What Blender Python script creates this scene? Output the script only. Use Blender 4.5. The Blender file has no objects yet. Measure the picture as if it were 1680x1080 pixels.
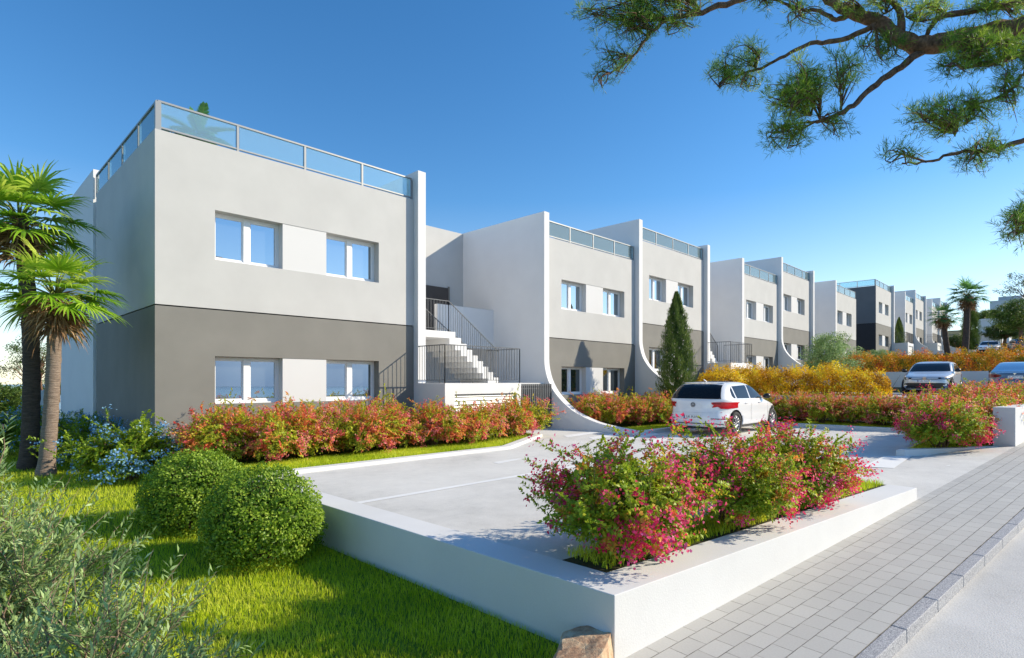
import bpy, bmesh, math, random
import numpy as np
from mathutils import Vector, Matrix

S = bpy.context.scene
COL = S.collection
R = math.radians

# ------------------------------------------------------------------ camera
# world axes: x along the house fronts, y into the houses, z up; z = 0 is the near parking lot
CAM = (-14.185, -12.413, 1.5)
D1 = (.7000, .7141)
cam_d = bpy.data.cameras.new('camera')
cam_d.sensor_width = 36
cam_d.lens = 36 * 936 / 1680
cam_d.shift_y = 86 / 1680
cam_d.clip_start = .05
cam_d.clip_end = 20000
cam = bpy.data.objects.new('camera', cam_d)
cam.location = CAM
cam.rotation_euler = (R(90), 0, -math.atan2(.7141, .7000))
COL.objects.link(cam)
S.camera = cam

# ------------------------------------------------------------------ light
SUN_EL = 28.0
SUN_DIR = Vector((.78, -.63))            # horizontal direction towards the sun
SKY_STRENGTH = .128
world = bpy.data.worlds.new("World")
S.world = world
world.use_nodes = True
wn = world.node_tree
sky = wn.nodes.new('ShaderNodeTexSky')
sky.sky_type = 'NISHITA'
sky.sun_disc = False
sky.sun_elevation = R(SUN_EL)
sky.sun_rotation = math.atan2(SUN_DIR.x, SUN_DIR.y)
sky.altitude = 0
sky.air_density = 1.0
sky.dust_density = .15
sky.ozone_density = 3.0
bg = wn.nodes['Background']
bg.inputs[1].default_value = SKY_STRENGTH
hs = wn.nodes.new('ShaderNodeHueSaturation')
tc = wn.nodes.new('ShaderNodeTexCoord'); sx = wn.nodes.new('ShaderNodeSeparateXYZ'); mr_ = wn.nodes.new('ShaderNodeMapRange')
wn.links.new(tc.outputs['Generated'], sx.inputs[0]); wn.links.new(sx.outputs[2], mr_.inputs[0])
for i_, v_ in zip((1, 2, 3, 4), (0.0, .30, .82, 1.27)): mr_.inputs[i_].default_value = v_   # hazier, paler towards the horizon
wn.links.new(mr_.outputs[0], hs.inputs['Saturation'])
wn.links.new(sky.outputs[0], hs.inputs['Color'])
wn.links.new(hs.outputs[0], bg.inputs[0])
sun_d = bpy.data.lights.new('sun', 'SUN')
sun_d.energy = 4.0
sun_d.angle = R(.5)
sun_d.color = (1, .885, .70)
sun = bpy.data.objects.new('sun', sun_d)
h = SUN_DIR.normalized() * math.cos(R(SUN_EL))
sun.rotation_euler = Vector((h.x, h.y, math.sin(R(SUN_EL)))).to_track_quat('Z', 'Y').to_euler()
sun.location = (20, -20, 30)
COL.objects.link(sun)
S.view_settings.view_transform = 'Standard'
S.view_settings.look = 'None'
S.view_settings.gamma = 1
S.view_settings.exposure = .60
S.render.engine = 'CYCLES'
S.cycles.max_bounces = 8
S.cycles.transparent_max_bounces = 12


def cw(X, Y):
    """camera-frame ground coordinates (right, forward) -> world x, y"""
    return (CAM[0] + X * .7 + Y * .7141, CAM[1] - X * .7141 + Y * .7)


def px(u, v, Y):
    X = (u - 840) / 936 * Y
    x, y = cw(X, Y)
    return (x, y, 1.5 - (v - 626) / 936 * Y)


# ------------------------------------------------------------------ tagging
def tag(o, label=None, cat=None, group=None, kind=None):
    if label: o['label'] = label
    if cat: o['category'] = cat
    if group: o['group'] = group
    if kind: o['kind'] = kind
    return o


def thing(name, label, cat, loc=(0, 0, 0), rz=0, group=None):
    o = bpy.data.objects.new(name, None)
    o.empty_display_size = .2
    o.location = loc
    o.rotation_euler = (0, 0, rz)
    COL.objects.link(o)
    return tag(o, label, cat, group)


def kids(o):
    return [c for c in bpy.data.objects if c.parent is o]


def copy_tree(o, parent=None):
    c = o.copy()
    COL.objects.link(c)
    if parent: c.parent = parent
    for k in kids(o):
        copy_tree(k, c)
    return c


def link_mesh(name, me, parent=None):
    o = bpy.data.objects.new(name, me)
    COL.objects.link(o)
    if parent: o.parent = parent
    return o


# ------------------------------------------------------------------ mesh builder
class MB:
    def __init__(s):
        s.v, s.f, s.m = [], [], []

    def add(s, vs, fs, m=0):
        k = len(s.v)
        s.v += [tuple(p) for p in vs]
        s.f += [tuple(i + k for i in f) for f in fs]
        s.m += [m] * len(fs)
        return s

    def box(s, x0, x1, y0, y1, z0, z1, m=0):
        return s.add([(x0, y0, z0), (x1, y0, z0), (x1, y1, z0), (x0, y1, z0), (x0, y0, z1), (x1, y0, z1), (x1, y1, z1), (x0, y1, z1)],
                     [(0, 3, 2, 1), (4, 5, 6, 7), (0, 1, 5, 4), (1, 2, 6, 5), (2, 3, 7, 6), (3, 0, 4, 7)], m)

    def quad(s, a, b, c, d, m=0):
        return s.add([a, b, c, d], [(0, 1, 2, 3)], m)

    def prism(s, poly, lo, hi, axis='z', m=0):
        """polygon extruded along an axis; poly in the two other axes (x,y), (y,z) or (x,z)"""
        n = len(poly)
        def P(p, h):
            if axis == 'z': return (p[0], p[1], h)
            if axis == 'x': return (h, p[0], p[1])
            return (p[0], h, p[1])
        vs = [P(p, lo) for p in poly] + [P(p, hi) for p in poly]
        fs = [tuple(range(n))[::-1], tuple(range(n, 2 * n))]
        fs += [(i, (i + 1) % n, n + (i + 1) % n, n + i) for i in range(n)]
        return s.add(vs, fs, m)

    def bar(s, a, b, r, n=4, r2=None, m=0):
        return s.tube([a, b], [r, r if r2 is None else r2], n, m)

    def tube(s, pts, rad, n=6, m=0, cap=True):
        pts = [Vector(p) for p in pts]
        k0 = len(s.v)
        t0 = None
        for i, p in enumerate(pts):
            t = (pts[min(i + 1, len(pts) - 1)] - pts[max(i - 1, 0)])
            if t.length < 1e-9: t = Vector((0, 0, 1))
            t.normalize()
            if i == 0:
                a = t.orthogonal().normalized() if abs(t.z) < .99 else Vector((1, 0, 0))
                if abs(t.z) < .99:
                    a = t.cross(Vector((0, 0, 1))).normalized()
            else:
                a = (a - t * a.dot(t))
                a = a.normalized() if a.length > 1e-6 else t.orthogonal().normalized()
            b = t.cross(a)
            r = rad[i] if isinstance(rad, (list, tuple)) else rad
            for j in range(n):
                w = 2 * math.pi * (j + .5) / n
                s.v.append(tuple(p + (a * math.cos(w) + b * math.sin(w)) * r))
        for i in range(len(pts) - 1):
            for j in range(n):
                s.f.append((k0 + i * n + j, k0 + i * n + (j + 1) % n, k0 + (i + 1) * n + (j + 1) % n, k0 + (i + 1) * n + j))
                s.m.append(m)
        if cap:
            s.f.append(tuple(k0 + j for j in range(n))[::-1]); s.m.append(m)
            e = k0 + (len(pts) - 1) * n
            s.f.append(tuple(e + j for j in range(n))); s.m.append(m)
        return s

    def lathe(s, prof, n=32, axis='z', c=(0, 0, 0), m=0, close=False):
        k0 = len(s.v)
        for j in range(n):
            w = 2 * math.pi * j / n
            for (r, h) in prof:
                p = (r * math.cos(w), r * math.sin(w), h)
                if axis == 'y': p = (r * math.cos(w), h, r * math.sin(w))
                s.v.append((p[0] + c[0], p[1] + c[1], p[2] + c[2]))
        k = len(prof)
        for j in range(n):
            j2 = (j + 1) % n
            for i in range(k - 1):
                s.f.append((k0 + j * k + i, k0 + j2 * k + i, k0 + j2 * k + i + 1, k0 + j * k + i + 1)); s.m.append(m)
        return s

    def shift(s, d):
        s.v = [(p[0] + d[0], p[1] + d[1], p[2] + d[2]) for p in s.v]
        return s

    def mesh(s, name, mats, smooth=False, fix=True):
        me = bpy.data.meshes.new(name)
        me.from_pydata(s.v, [], s.f)
        if not isinstance(mats, (list, tuple)): mats = [mats]
        for m in mats: me.materials.append(m)
        if len(mats) > 1: me.polygons.foreach_set('material_index', s.m)
        if fix:
            bm = bmesh.new(); bm.from_mesh(me)
            bmesh.ops.recalc_face_normals(bm, faces=bm.faces)
            bm.to_mesh(me); bm.free()
        if smooth:
            me.polygons.foreach_set('use_smooth', [True] * len(me.polygons))
        me.update()
        return me

    def build(s, name, mats, parent=None, smooth=False, bevel=0, fix=True):
        o = link_mesh(name, s.mesh(name, mats, smooth, fix), parent)
        if bevel:
            b = o.modifiers.new('bevel', 'BEVEL')
            b.width = bevel; b.segments = 2; b.limit_method = 'ANGLE'; b.angle_limit = R(40)
        return o


# ------------------------------------------------------------------ materials
def mat(name, col, rough=.6, metal=0, spec=.5):
    m = bpy.data.materials.new(name)
    m.use_nodes = True
    b = m.node_tree.nodes['Principled BSDF']
    b.inputs['Base Color'].default_value = (*col, 1)
    b.inputs['Roughness'].default_value = rough
    b.inputs['Metallic'].default_value = metal
    b.inputs['Specular IOR Level'].default_value = spec
    return m


def nd(m, t): return m.node_tree.nodes.new(t)
def lk(m, a, b): m.node_tree.links.new(a, b)
def bsdf(m): return m.node_tree.nodes['Principled BSDF']


def ramp(m, stops):
    r = nd(m, 'ShaderNodeValToRGB')
    e = r.color_ramp.elements
    while len(e) < len(stops): e.new(.5)
    for i, (p, c) in enumerate(stops):
        e[i].position = p
        e[i].color = (*c, 1)
    return r


def coords(m, scale=(1, 1, 1), rot=(0, 0, 0), loc=(0, 0, 0), kind='Object'):
    t = nd(m, 'ShaderNodeTexCoord')
    p = nd(m, 'ShaderNodeMapping')
    p.inputs['Scale'].default_value = scale
    p.inputs['Rotation'].default_value = rot
    p.inputs['Location'].default_value = loc
    lk(m, t.outputs[kind], p.inputs[0])
    return p


def noise(m, vec, scale, detail=4, rough=.55):
    n = nd(m, 'ShaderNodeTexNoise')
    n.inputs['Scale'].default_value = scale
    n.inputs['Detail'].default_value = detail
    n.inputs['Roughness'].default_value = rough
    if vec is not None: lk(m, vec.outputs[0], n.inputs['Vector'])
    return n


def bump(m, src, strength, dist, prev=None):
    b = nd(m, 'ShaderNodeBump')
    b.inputs['Strength'].default_value = strength
    b.inputs['Distance'].default_value = dist
    lk(m, src, b.inputs['Height'])
    if prev is not None: lk(m, prev.outputs[0], b.inputs['Normal'])
    lk(m, b.outputs[0], bsdf(m).inputs['Normal'])
    return b


def stucco(name, col, amt=.06, grain=90, bstr=.35, bdist=.004, rough=.85):
    """rendered wall: fine grain, faint large-scale weathering"""
    m = mat(name, col, rough, spec=.3)
    c = coords(m)
    n1 = noise(m, c, 1.1, 5)
    n2 = noise(m, c, grain, 3)
    ad = nd(m, 'ShaderNodeMath'); ad.operation = 'MULTIPLY_ADD'
    lk(m, n2.outputs[0], ad.inputs[0]); ad.inputs[1].default_value = .35
    lk(m, n1.outputs[0], ad.inputs[2])
    lo = tuple(x * (1 - amt) for x in col); hi = tuple(min(1, x * (1 + amt)) for x in col)
    r = ramp(m, [(.42, lo), (.92, hi)])
    lk(m, ad.outputs[0], r.inputs[0])
    lk(m, r.outputs[0], bsdf(m).inputs['Base Color'])
    bump(m, n2.outputs[0], bstr, bdist)
    return m


def leafmat(name, stops, trans=.35, rough=.5, spec=.35, gain=1.45):
    stops = [(p, tuple(min(.86, x * gain) for x in c)) for p, c in stops]
    m = mat(name, stops[0][1], rough, spec=spec)
    a = nd(m, 'ShaderNodeAttribute'); a.attribute_name = 'tint'
    r = ramp(m, stops)
    lk(m, a.outputs['Fac'], r.inputs[0])
    lk(m, r.outputs[0], bsdf(m).inputs['Base Color'])
    t = nd(m, 'ShaderNodeBsdfTranslucent')
    lk(m, r.outputs[0], t.inputs[0])
    mx = nd(m, 'ShaderNodeMixShader'); mx.inputs[0].default_value = trans
    lk(m, bsdf(m).outputs[0], mx.inputs[1]); lk(m, t.outputs[0], mx.inputs[2])
    lk(m, mx.outputs[0], m.node_tree.nodes['Material Output'].inputs[0])
    return m


M = {}
M['upper'] = stucco('pale_grey_render', (.53, .525, .505))
M['lower'] = stucco('warm_grey_render', (.222, .214, .192), .09)
M['white'] = stucco('white_render', (.745, .74, .73), .035)
M['panel'] = stucco('white_panel', (.66, .655, .645), .015, bstr=.15)
M['groove'] = mat('groove', (.03, .03, .03), .9)
M['concrete'] = stucco('wall_render', (.70, .695, .675), .06, 70, .4)
M['frame'] = mat('white_frame', (.82, .82, .82), .35)
M['metal'] = mat('grey_metal', (.30, .31, .31), .45, .3)
M['dark_metal'] = mat('dark_metal', (.10, .105, .11), .45, .3)
M['door'] = mat('dark_door', (.06, .05, .045), .5)
M['louvre'] = mat('louvre', (.50, .51, .50), .5, .2)
M['roof'] = stucco('roof_deck', (.35, .33, .31), .1)


def window_glass():
    m = mat('window_glass', (.42, .50, .56), .015, .92)
    c = coords(m)
    n = noise(m, c, .7, 1)
    bump(m, n.outputs[0], .04, .02)
    return m


def rail_glass():
    m = bpy.data.materials.new('rail_glass'); m.use_nodes = True
    t = m.node_tree; t.nodes.remove(bsdf(m))
    tr = nd(m, 'ShaderNodeBsdfTransparent'); tr.inputs[0].default_value = (.78, .94, .96, 1)
    gl = nd(m, 'ShaderNodeBsdfGlossy'); gl.inputs['Roughness'].default_value = .02; gl.inputs[0].default_value = (.95, 1, 1, 1)
    lw = nd(m, 'ShaderNodeFresnel'); lw.inputs[0].default_value = 1.5
    mm = nd(m, 'ShaderNodeMath'); mm.operation = 'MULTIPLY_ADD'; mm.inputs[1].default_value = 1.0; mm.inputs[2].default_value = .06
    lk(m, lw.outputs[0], mm.inputs[0])
    mx = nd(m, 'ShaderNodeMixShader'); lk(m, mm.outputs[0], mx.inputs[0])
    df = nd(m, 'ShaderNodeBsdfDiffuse'); df.inputs[0].default_value = (.62, .86, .90, 1)
    m2 = nd(m, 'ShaderNodeMixShader'); m2.inputs[0].default_value = .22
    lk(m, tr.outputs[0], m2.inputs[1]); lk(m, df.outputs[0], m2.inputs[2])
    lk(m, m2.outputs[0], mx.inputs[1]); lk(m, gl.outputs[0], mx.inputs[2])
    lk(m, mx.outputs[0], t.nodes['Material Output'].inputs[0])
    return m


M['glass'] = window_glass()
M['glass_dim'] = window_glass()
bsdf(M['glass_dim']).inputs['Base Color'].default_value = (.20, .235, .26, 1)
M['rail_glass'] = rail_glass()


def asphalt(name, col, streak=None):
    m = mat(name, col, .9, spec=.3)
    c = coords(m)
    n1 = noise(m, c, .45, 6, .65)
    n2 = noise(m, c, 140 if not streak else 70, 3 if streak else 2)
    n3 = noise(m, c, 4.5, 5, .7)
    r = ramp(m, [(.22, tuple(x * .74 for x in col)), (.45, col), (.72, tuple(min(.9, x * 1.18) for x in col))])
    a = nd(m, 'ShaderNodeMath'); a.operation = 'MULTIPLY_ADD'; a.inputs[1].default_value = .55 if not streak else .9
    lk(m, n2.outputs[0], a.inputs[0])
    b = nd(m, 'ShaderNodeMath'); b.operation = 'MULTIPLY_ADD'; b.inputs[1].default_value = .35
    lk(m, n3.outputs[0], b.inputs[0]); lk(m, n1.outputs[0], a.inputs[2])
    lk(m, a.outputs[0], b.inputs[2])
    s = nd(m, 'ShaderNodeMath'); s.operation = 'SUBTRACT'; s.inputs[1].default_value = .45 if not streak else .60
    lk(m, b.outputs[0], s.inputs[0])
    lk(m, s.outputs[0], r.inputs[0])
    lk(m, r.outputs[0], bsdf(m).inputs['Base Color'])
    b1 = bump(m, n2.outputs[0], .5, .006)
    bump(m, n3.outputs[0], .25, .01, b1)
    return m


M['asphalt'] = asphalt('lot_asphalt', (.62, .605, .565))
M['road'] = asphalt('road_asphalt', (.54, .53, .505), 1)


def pavers():
    m = mat('pavers', (.4, .4, .39), .8, spec=.3)
    # object coordinates: x along the street, y across
    c = coords(m, (1, 1, 1))
    b = nd(m, 'ShaderNodeTexBrick')
    b.offset = .5; b.squash = 1
    b.inputs['Scale'].default_value = 1
    b.inputs['Brick Width'].default_value = .235
    b.inputs['Row Height'].default_value = .158
    b.inputs['Mortar Size'].default_value = .0035
    b.inputs['Mortar Smooth'].default_value = .25
    b.inputs['Bias'].default_value = 0
    b.inputs['Color1'].default_value = (.52, .51, .475, 1)
    b.inputs['Color2'].default_value = (.47, .46, .43, 1)
    mr = ramp(m, [(.38, (.40, .385, .35)), (.66, (.13, .125, .11))]); mn = noise(m, c, 5.5, 3); lk(m, mn.outputs[0], mr.inputs[0]); lk(m, mr.outputs[0], b.inputs['Mortar'])
    w = noise(m, c, 3.1, 3)
    mixv = nd(m, 'ShaderNodeVectorMath'); mixv.operation = 'MULTIPLY_ADD'
    lk(m, w.outputs['Color'], mixv.inputs[0]); mixv.inputs[1].default_value = (.012, .008, 0)
    lk(m, c.outputs[0], mixv.inputs[2])
    lk(m, mixv.outputs[0], b.inputs['Vector'])
    n = noise(m, c, 60, 3)
    n2 = noise(m, c, .8, 4)
    mx = nd(m, 'ShaderNodeMixRGB'); mx.blend_type = 'MULTIPLY'; mx.inputs[0].default_value = .5
    rr = ramp(m, [(.3, (.84, .84, .84)), (.7, (1.1, 1.09, 1.07))])
    ad = nd(m, 'ShaderNodeMath'); ad.operation = 'MULTIPLY_ADD'; ad.inputs[1].default_value = .5
    lk(m, n.outputs[0], ad.inputs[0])
    hh = nd(m, 'ShaderNodeMath'); hh.operation = 'MULTIPLY'; hh.inputs[1].default_value = .5
    lk(m, n2.outputs[0], hh.inputs[0]); lk(m, hh.outputs[0], ad.inputs[2])
    lk(m, ad.outputs[0], rr.inputs[0])
    lk(m, b.outputs['Color'], mx.inputs[1]); lk(m, rr.outputs[0], mx.inputs[2])
    lk(m, mx.outputs[0], bsdf(m).inputs['Base Color'])
    inv = nd(m, 'ShaderNodeMath'); inv.operation = 'SUBTRACT'; inv.inputs[0].default_value = 1
    lk(m, b.outputs['Fac'], inv.inputs[1])
    b1 = bump(m, inv.outputs[0], 1, .012)
    bump(m, n.outputs[0], .3, .003, b1)
    return m


M['pavers'] = pavers()
M['paint'] = stucco('road_paint', (.78, .78, .76), .08, 60, .3, .003)


def granite():
    m = mat('granite', (.35, .35, .36), .7)
    c = coords(m)
    n = noise(m, c, 130, 3, .7)
    r = ramp(m, [(.36, (.16, .16, .18)), (.5, (.36, .36, .37)), (.64, (.60, .60, .59))])
    lk(m, n.outputs[0], r.inputs[0]); lk(m, r.outputs[0], bsdf(m).inputs['Base Color'])
    bump(m, n.outputs[0], .3, .003)
    return m


M['granite'] = granite()


def ground_mat(name, a, b, scale=3):
    m = mat(name, a, .95, spec=.1)
    c = coords(m)
    n = noise(m, c, scale, 6, .65)
    r = ramp(m, [(.3, a), (.7, b)])
    lk(m, n.outputs[0], r.inputs[0]); lk(m, r.outputs[0], bsdf(m).inputs['Base Color'])
    n2 = noise(m, c, 45, 4)
    bump(m, n2.outputs[0], .8, .03)
    return m


M['turf'] = ground_mat('turf', (.10, .17, .015), (.17, .23, .03))
M['land'] = ground_mat('land', (.06, .075, .03), (.15, .14, .075), .12)
M['soil'] = ground_mat('soil', (.05, .06, .02), (.09, .075, .045), 5)
M['hills'] = ground_mat('far_hills', (.66, .76, .84), (.72, .80, .86), .004)  # distance haze put into the hills' pale blue colour


def water_mat():
    m = mat('sea', (.10, .19, .25), .25)
    c = coords(m, (.02, .02, .02))
    n = noise(m, c, 8, 4)
    bump(m, n.outputs[0], .2, 2)
    return m


M['sea'] = water_mat()


def bark(name, a, b, sx=6, sz=1.5, bd=.03):
    m = mat(name, a, .9, spec=.2)
    c = coords(m, (sx, sx, sz))
    n = noise(m, c, 3.5, 6, .65)
    r = ramp(m, [(.3, a), (.68, b)])
    lk(m, n.outputs[0], r.inputs[0]); lk(m, r.outputs[0], bsdf(m).inputs['Base Color'])
    bump(m, n.outputs[0], 1, bd)
    return m


M['palm_bark'] = bark('palm_bark', (.17, .125, .095), (.36, .28, .22), 2.2, 14, .03)
M['palm_bark_dark'] = bark('palm_bark_dark', (.055, .042, .036), (.14, .105, .085), 2.2, 14, .03)
M['pine_bark'] = bark('pine_bark', (.075, .042, .028), (.33, .19, .12), 6, 6, .03)
M['stem'] = bark('shrub_stem', (.10, .07, .04), (.24, .17, .10), 20, 6, .003)
M['olive_stem'] = bark('olive_stem', (.20, .13, .09), (.36, .27, .20), 20, 6, .003)

# ------------------------------------------------------------------ foliage
def norm(a):
    return a / np.maximum(np.linalg.norm(a, axis=-1, keepdims=True), 1e-9)


def np_mesh(name, verts, quads, mats, tint=None, tris=None, smooth=False):
    me = bpy.data.meshes.new(name)
    nq = len(quads); nt = 0 if tris is None else len(tris)
    me.vertices.add(len(verts)); me.vertices.foreach_set('co', np.asarray(verts, np.float32).ravel())
    idx = np.asarray(quads, np.int32).ravel()
    starts = np.arange(nq) * 4
    if nt:
        idx = np.concatenate([idx, np.asarray(tris, np.int32).ravel()])
        starts = np.concatenate([starts, nq * 4 + np.arange(nt) * 3])
    me.loops.add(len(idx)); me.loops.foreach_set('vertex_index', idx)
    me.polygons.add(nq + nt); me.polygons.foreach_set('loop_start', starts.astype(np.int32))
    if smooth: me.polygons.foreach_set('use_smooth', np.ones(nq + nt, bool))
    if tint is not None:
        a = me.attributes.new('tint', 'FLOAT', 'POINT')
        a.data.foreach_set('value', np.asarray(tint, np.float32))
    for m in (mats if isinstance(mats, (list, tuple)) else [mats]): me.materials.append(m)
    me.update(calc_edges=True)
    me.validate()
    return me


def leaves(P, D, L, W, tint, rng, flat=None, fold=.25):
    """one diamond-shaped folded leaf per row: base P, direction D, length L, width W"""
    P = np.asarray(P); D = norm(np.asarray(D)); n = len(P)
    L = np.broadcast_to(L, (n,)).reshape(n, 1); W = np.broadcast_to(W, (n,)).reshape(n, 1)
    N = norm(rng.normal(size=(n, 3)) if flat is None else np.asarray(flat) + rng.normal(size=(n, 3)) * .35)
    Sd = norm(np.cross(D, N)); N = np.cross(Sd, D)
    mid = P + D * L * .45
    V = np.stack([P, mid + Sd * W * .5 + N * W * fold, P + D * L, mid - Sd * W * .5 + N * W * fold], 1).reshape(-1, 3)
    Q = np.arange(n * 4).reshape(n, 4)
    return V, Q, np.repeat(np.asarray(tint), 4)


class Cloud:
    """collects leaves and builds one mesh"""
    def __init__(s): s.V, s.Q, s.T, s.n = [], [], [], 0

    def add(s, V, Q, T):
        s.V.append(V); s.Q.append(np.asarray(Q) + s.n); s.T.append(T); s.n += len(V)

    def mesh(s, name, m):
        return np_mesh(name, np.concatenate(s.V), np.concatenate(s.Q), m, np.concatenate(s.T))


M['leaf_green'] = leafmat('leaf_green', [(0, (.07, .13, .008)), (.45, (.17, .25, .014)), (.70, (.34, .38, .025)), (.84, (.50, .25, .04)), (1, (.50, .08, .05))], .42, gain=1.7)
M['leaf_autumn'] = leafmat('leaf_autumn', [(0, (.08, .13, .01)), (.25, (.24, .29, .015)), (.48, (.46, .42, .03)), (.64, (.58, .27, .05)), (.82, (.58, .14, .06)), (1, (.46, .05, .05))], .42, gain=1.65)
M['leaf_orange'] = leafmat('leaf_orange', [(0, (.10, .12, .01)), (.3, (.34, .26, .01)), (.6, (.55, .25, .012)), (.85, (.55, .13, .02)), (1, (.35, .04, .03))], .4)
M['leaf_yellow'] = leafmat('leaf_yellow', [(0, (.20, .10, .01)), (.3, (.48, .25, .008)), (.65, (.66, .42, .012)), (1, (.70, .52, .03))], .42)
M['petal_pink'] = leafmat('petal_pink', [(0, (.55, .02, .06)), (.5, (.62, .035, .12)), (1, (.62, .10, .26))], .4)
M['petal_red'] = leafmat('petal_red', [(0, (.55, .06, .08)), (.5, (.70, .14, .16)), (1, (.76, .30, .22))], .42)
M['petal_blue'] = leafmat('petal_blue', [(0, (.06, .16, .36)), (.5, (.14, .32, .55)), (1, (.32, .52, .70))], .35)
M['leaf_box'] = leafmat('leaf_box', [(0, (.06, .12, .010)), (.5, (.17, .28, .02)), (1, (.34, .42, .05))], .38)
M['leaf_olive'] = leafmat('leaf_olive', [(0, (.08, .13, .04)), (.6, (.20, .28, .10)), (1, (.34, .42, .20))], .3, gain=1.75)
M['leaf_dark'] = leafmat('leaf_dark', [(0, (.025, .05, .014)), (.6, (.06, .10, .02)), (1, (.12, .16, .03))], .3)
M['leaf_tree'] = leafmat('leaf_tree', [(0, (.035, .07, .012)), (.6, (.085, .14, .02)), (1, (.16, .20, .035))], .35)
M['leaf_cyp'] = leafmat('leaf_cypress', [(0, (.03, .06, .012)), (.5, (.085, .14, .025)), (1, (.20, .25, .05))], .25)
M['needle'] = leafmat('pine_needles', [(0, (.035, .10, .012)), (.5, (.11, .21, .02)), (1, (.34, .42, .05))], .38, gain=1.5)
M['grass'] = leafmat('grass_blades', [(0, (.16, .26, .010)), (.55, (.45, .52, .015)), (1, (.60, .60, .08))], .42)
M['frond'] = leafmat('palm_frond', [(0, (.07, .17, .012)), (.5, (.20, .36, .02)), (1, (.50, .56, .09))], .4, .35)
M['frond_far'] = leafmat('palm_frond_far', [(0, (.03, .10, .03)), (.6, (.07, .20, .05)), (1, (.18, .30, .07))], .35, .35)
M['dead_frond'] = leafmat('dead_frond', [(0, (.10, .055, .025)), (.5, (.26, .15, .075)), (1, (.45, .31, .18))], .25, .8)


def shrub_meshes(name, seed, r=.85, h=1.05, twigs=760, lpt=24, leaf=.034, leafm='leaf_green', petal='petal_pink',
                 bloom=.3, redtip=.35, base_t=.42, wild=.12):
    """mounded multi-stem shrub: stems fanning from the base, leafy twigs filling an uneven dome, flowers in drifts"""
    rng = np.random.default_rng(seed)
    st = MB(); lc = Cloud(); fc = Cloud()
    ph = rng.uniform(0, 6.28, 8)
    inner = []
    for i in range(22):
        az = 2 * math.pi * i / 22 + rng.uniform(-.3, .3); lean = rng.uniform(.1, .95)
        u = np.array([math.cos(az), math.sin(az), 0])
        e = u * r * .72 * lean + np.array([0, 0, h * (.82 - .45 * lean * lean)])
        pts = [u * (.03 + .05 * lean), e * np.array([.45, .45, .5]) + rng.normal(size=3) * .02, e]
        st.tube([p.tolist() for p in pts], [.010, .0065, .003], 4, cap=False)
        inner.append(e)
    inner = np.array(inner)
    for k in range(twigs):
        az = rng.uniform(0, 2 * math.pi)
        el = math.asin(rng.uniform(-.1, 1)) if k % 4 else math.asin(rng.uniform(-.16, .4))
        ce, se = math.cos(el), math.sin(el)
        lump = 1 + .13 * math.sin(az * 3 + ph[0] + se * 2) + .11 * math.sin(az * 5 + ph[1] - se * 4) + .09 * math.sin(az * 9 + ph[2] + se * 6)
        depth = rng.uniform(.60, 1.02) if rng.random() < .93 else rng.uniform(1.0, 1.0 + wild * 2)
        rad = lump * depth
        zz = max(.05, h * .24 + se * h * .74 * rad)
        nar = .58 + .42 * min(1, zz / (h * .55))
        e = np.array([math.cos(az) * ce * r * rad * nar, math.sin(az) * ce * r * rad * nar, zz])
        o = norm(np.array([math.cos(az) * ce, math.sin(az) * ce, se + .25]))
        near = inner[np.argmin(((inner - e) ** 2).sum(1))]
        ln = rng.uniform(.18, .34)
        d = norm(norm(e - near * .75) + rng.normal(size=3) * .35)
        p0 = e - d * ln + np.array([0, 0, .03])
        if k % 3 == 0: st.tube([(near * .6 + p0 * .4).tolist(), p0.tolist(), e.tolist()], [.004, .0026, .001], 3, cap=False)
        m = lpt
        a = rng.uniform(.02, 1, m)
        base = p0 + d * (ln * a)[:, None] + np.array([0, 0, -1.]) * (.12 * ln * a * a)[:, None]
        side = norm(np.cross(d, o + rng.normal(size=3) * .4))
        s = np.where(np.arange(m) % 2, 1., -1.)[:, None]
        dd = norm(d * .6 + side * s * .85 + rng.normal(size=(m, 3)) * .25)
        drift = math.sin(az * 2 + ph[3] + se * 3) + .8 * math.sin(az * 4 + ph[4] - se * 5) + .6 * math.sin(az * 7 + ph[5] + se * 8)
        red = rng.random() < redtip * max(.12, .9 + 1.25 * drift)
        tint = np.clip(rng.normal(rng.uniform(.60, .92) if red else base_t + .12 * se * rng.random(), .10, m) + .16 * (a - .5), 0, 1)
        lc.add(*leaves(base, dd, leaf * rng.uniform(.7, 1.25, m), leaf * .55, tint, rng, o + np.array([0, 0, .35])))
        drift2 = math.sin(az * 2 + ph[6] - se * 4) + .9 * math.sin(az * 5 + ph[7] + se * 3)
        if depth > .8 and rng.random() < bloom * max(.16, .75 + 1.4 * drift2):
            nf = rng.integers(12, 24)
            c = e + rng.normal(size=(nf, 3)) * .036 + o * .01
            hue = rng.uniform(.15, .85)
            fd = norm(rng.normal(size=(nf, 3)))
            fc.add(*leaves(c, fd, leaf * .8 * rng.uniform(.7, 1.2, nf), leaf * .62, np.clip(rng.normal(hue, .15, nf), 0, 1), rng, o))
    nl = sum(len(q) for q in lc.Q)
    if fc.n: lc.add(np.concatenate(fc.V), np.concatenate(fc.Q), np.concatenate(fc.T))
    me = np_mesh(name + '_leaves', np.concatenate(lc.V), np.concatenate(lc.Q), [M[leafm], M[petal]], np.concatenate(lc.T))
    mi = np.zeros(len(me.polygons), np.int32); mi[nl:] = 1
    me.polygons.foreach_set('material_index', mi)
    return (st.mesh(name + '_stems', M['stem'], True, False), me, None)


def put_shrub(meshes, name, label, cat, loc, rz=0, sc=1.0, group=None, szs=1.0):
    t = thing(name, label, cat, loc, rz, group)
    t.scale = (sc, sc, sc * szs)
    link_mesh('stems', meshes[0], t)
    link_mesh('foliage', meshes[1], t)
    if meshes[2]: link_mesh('flowers', meshes[2], t)
    return t


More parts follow.
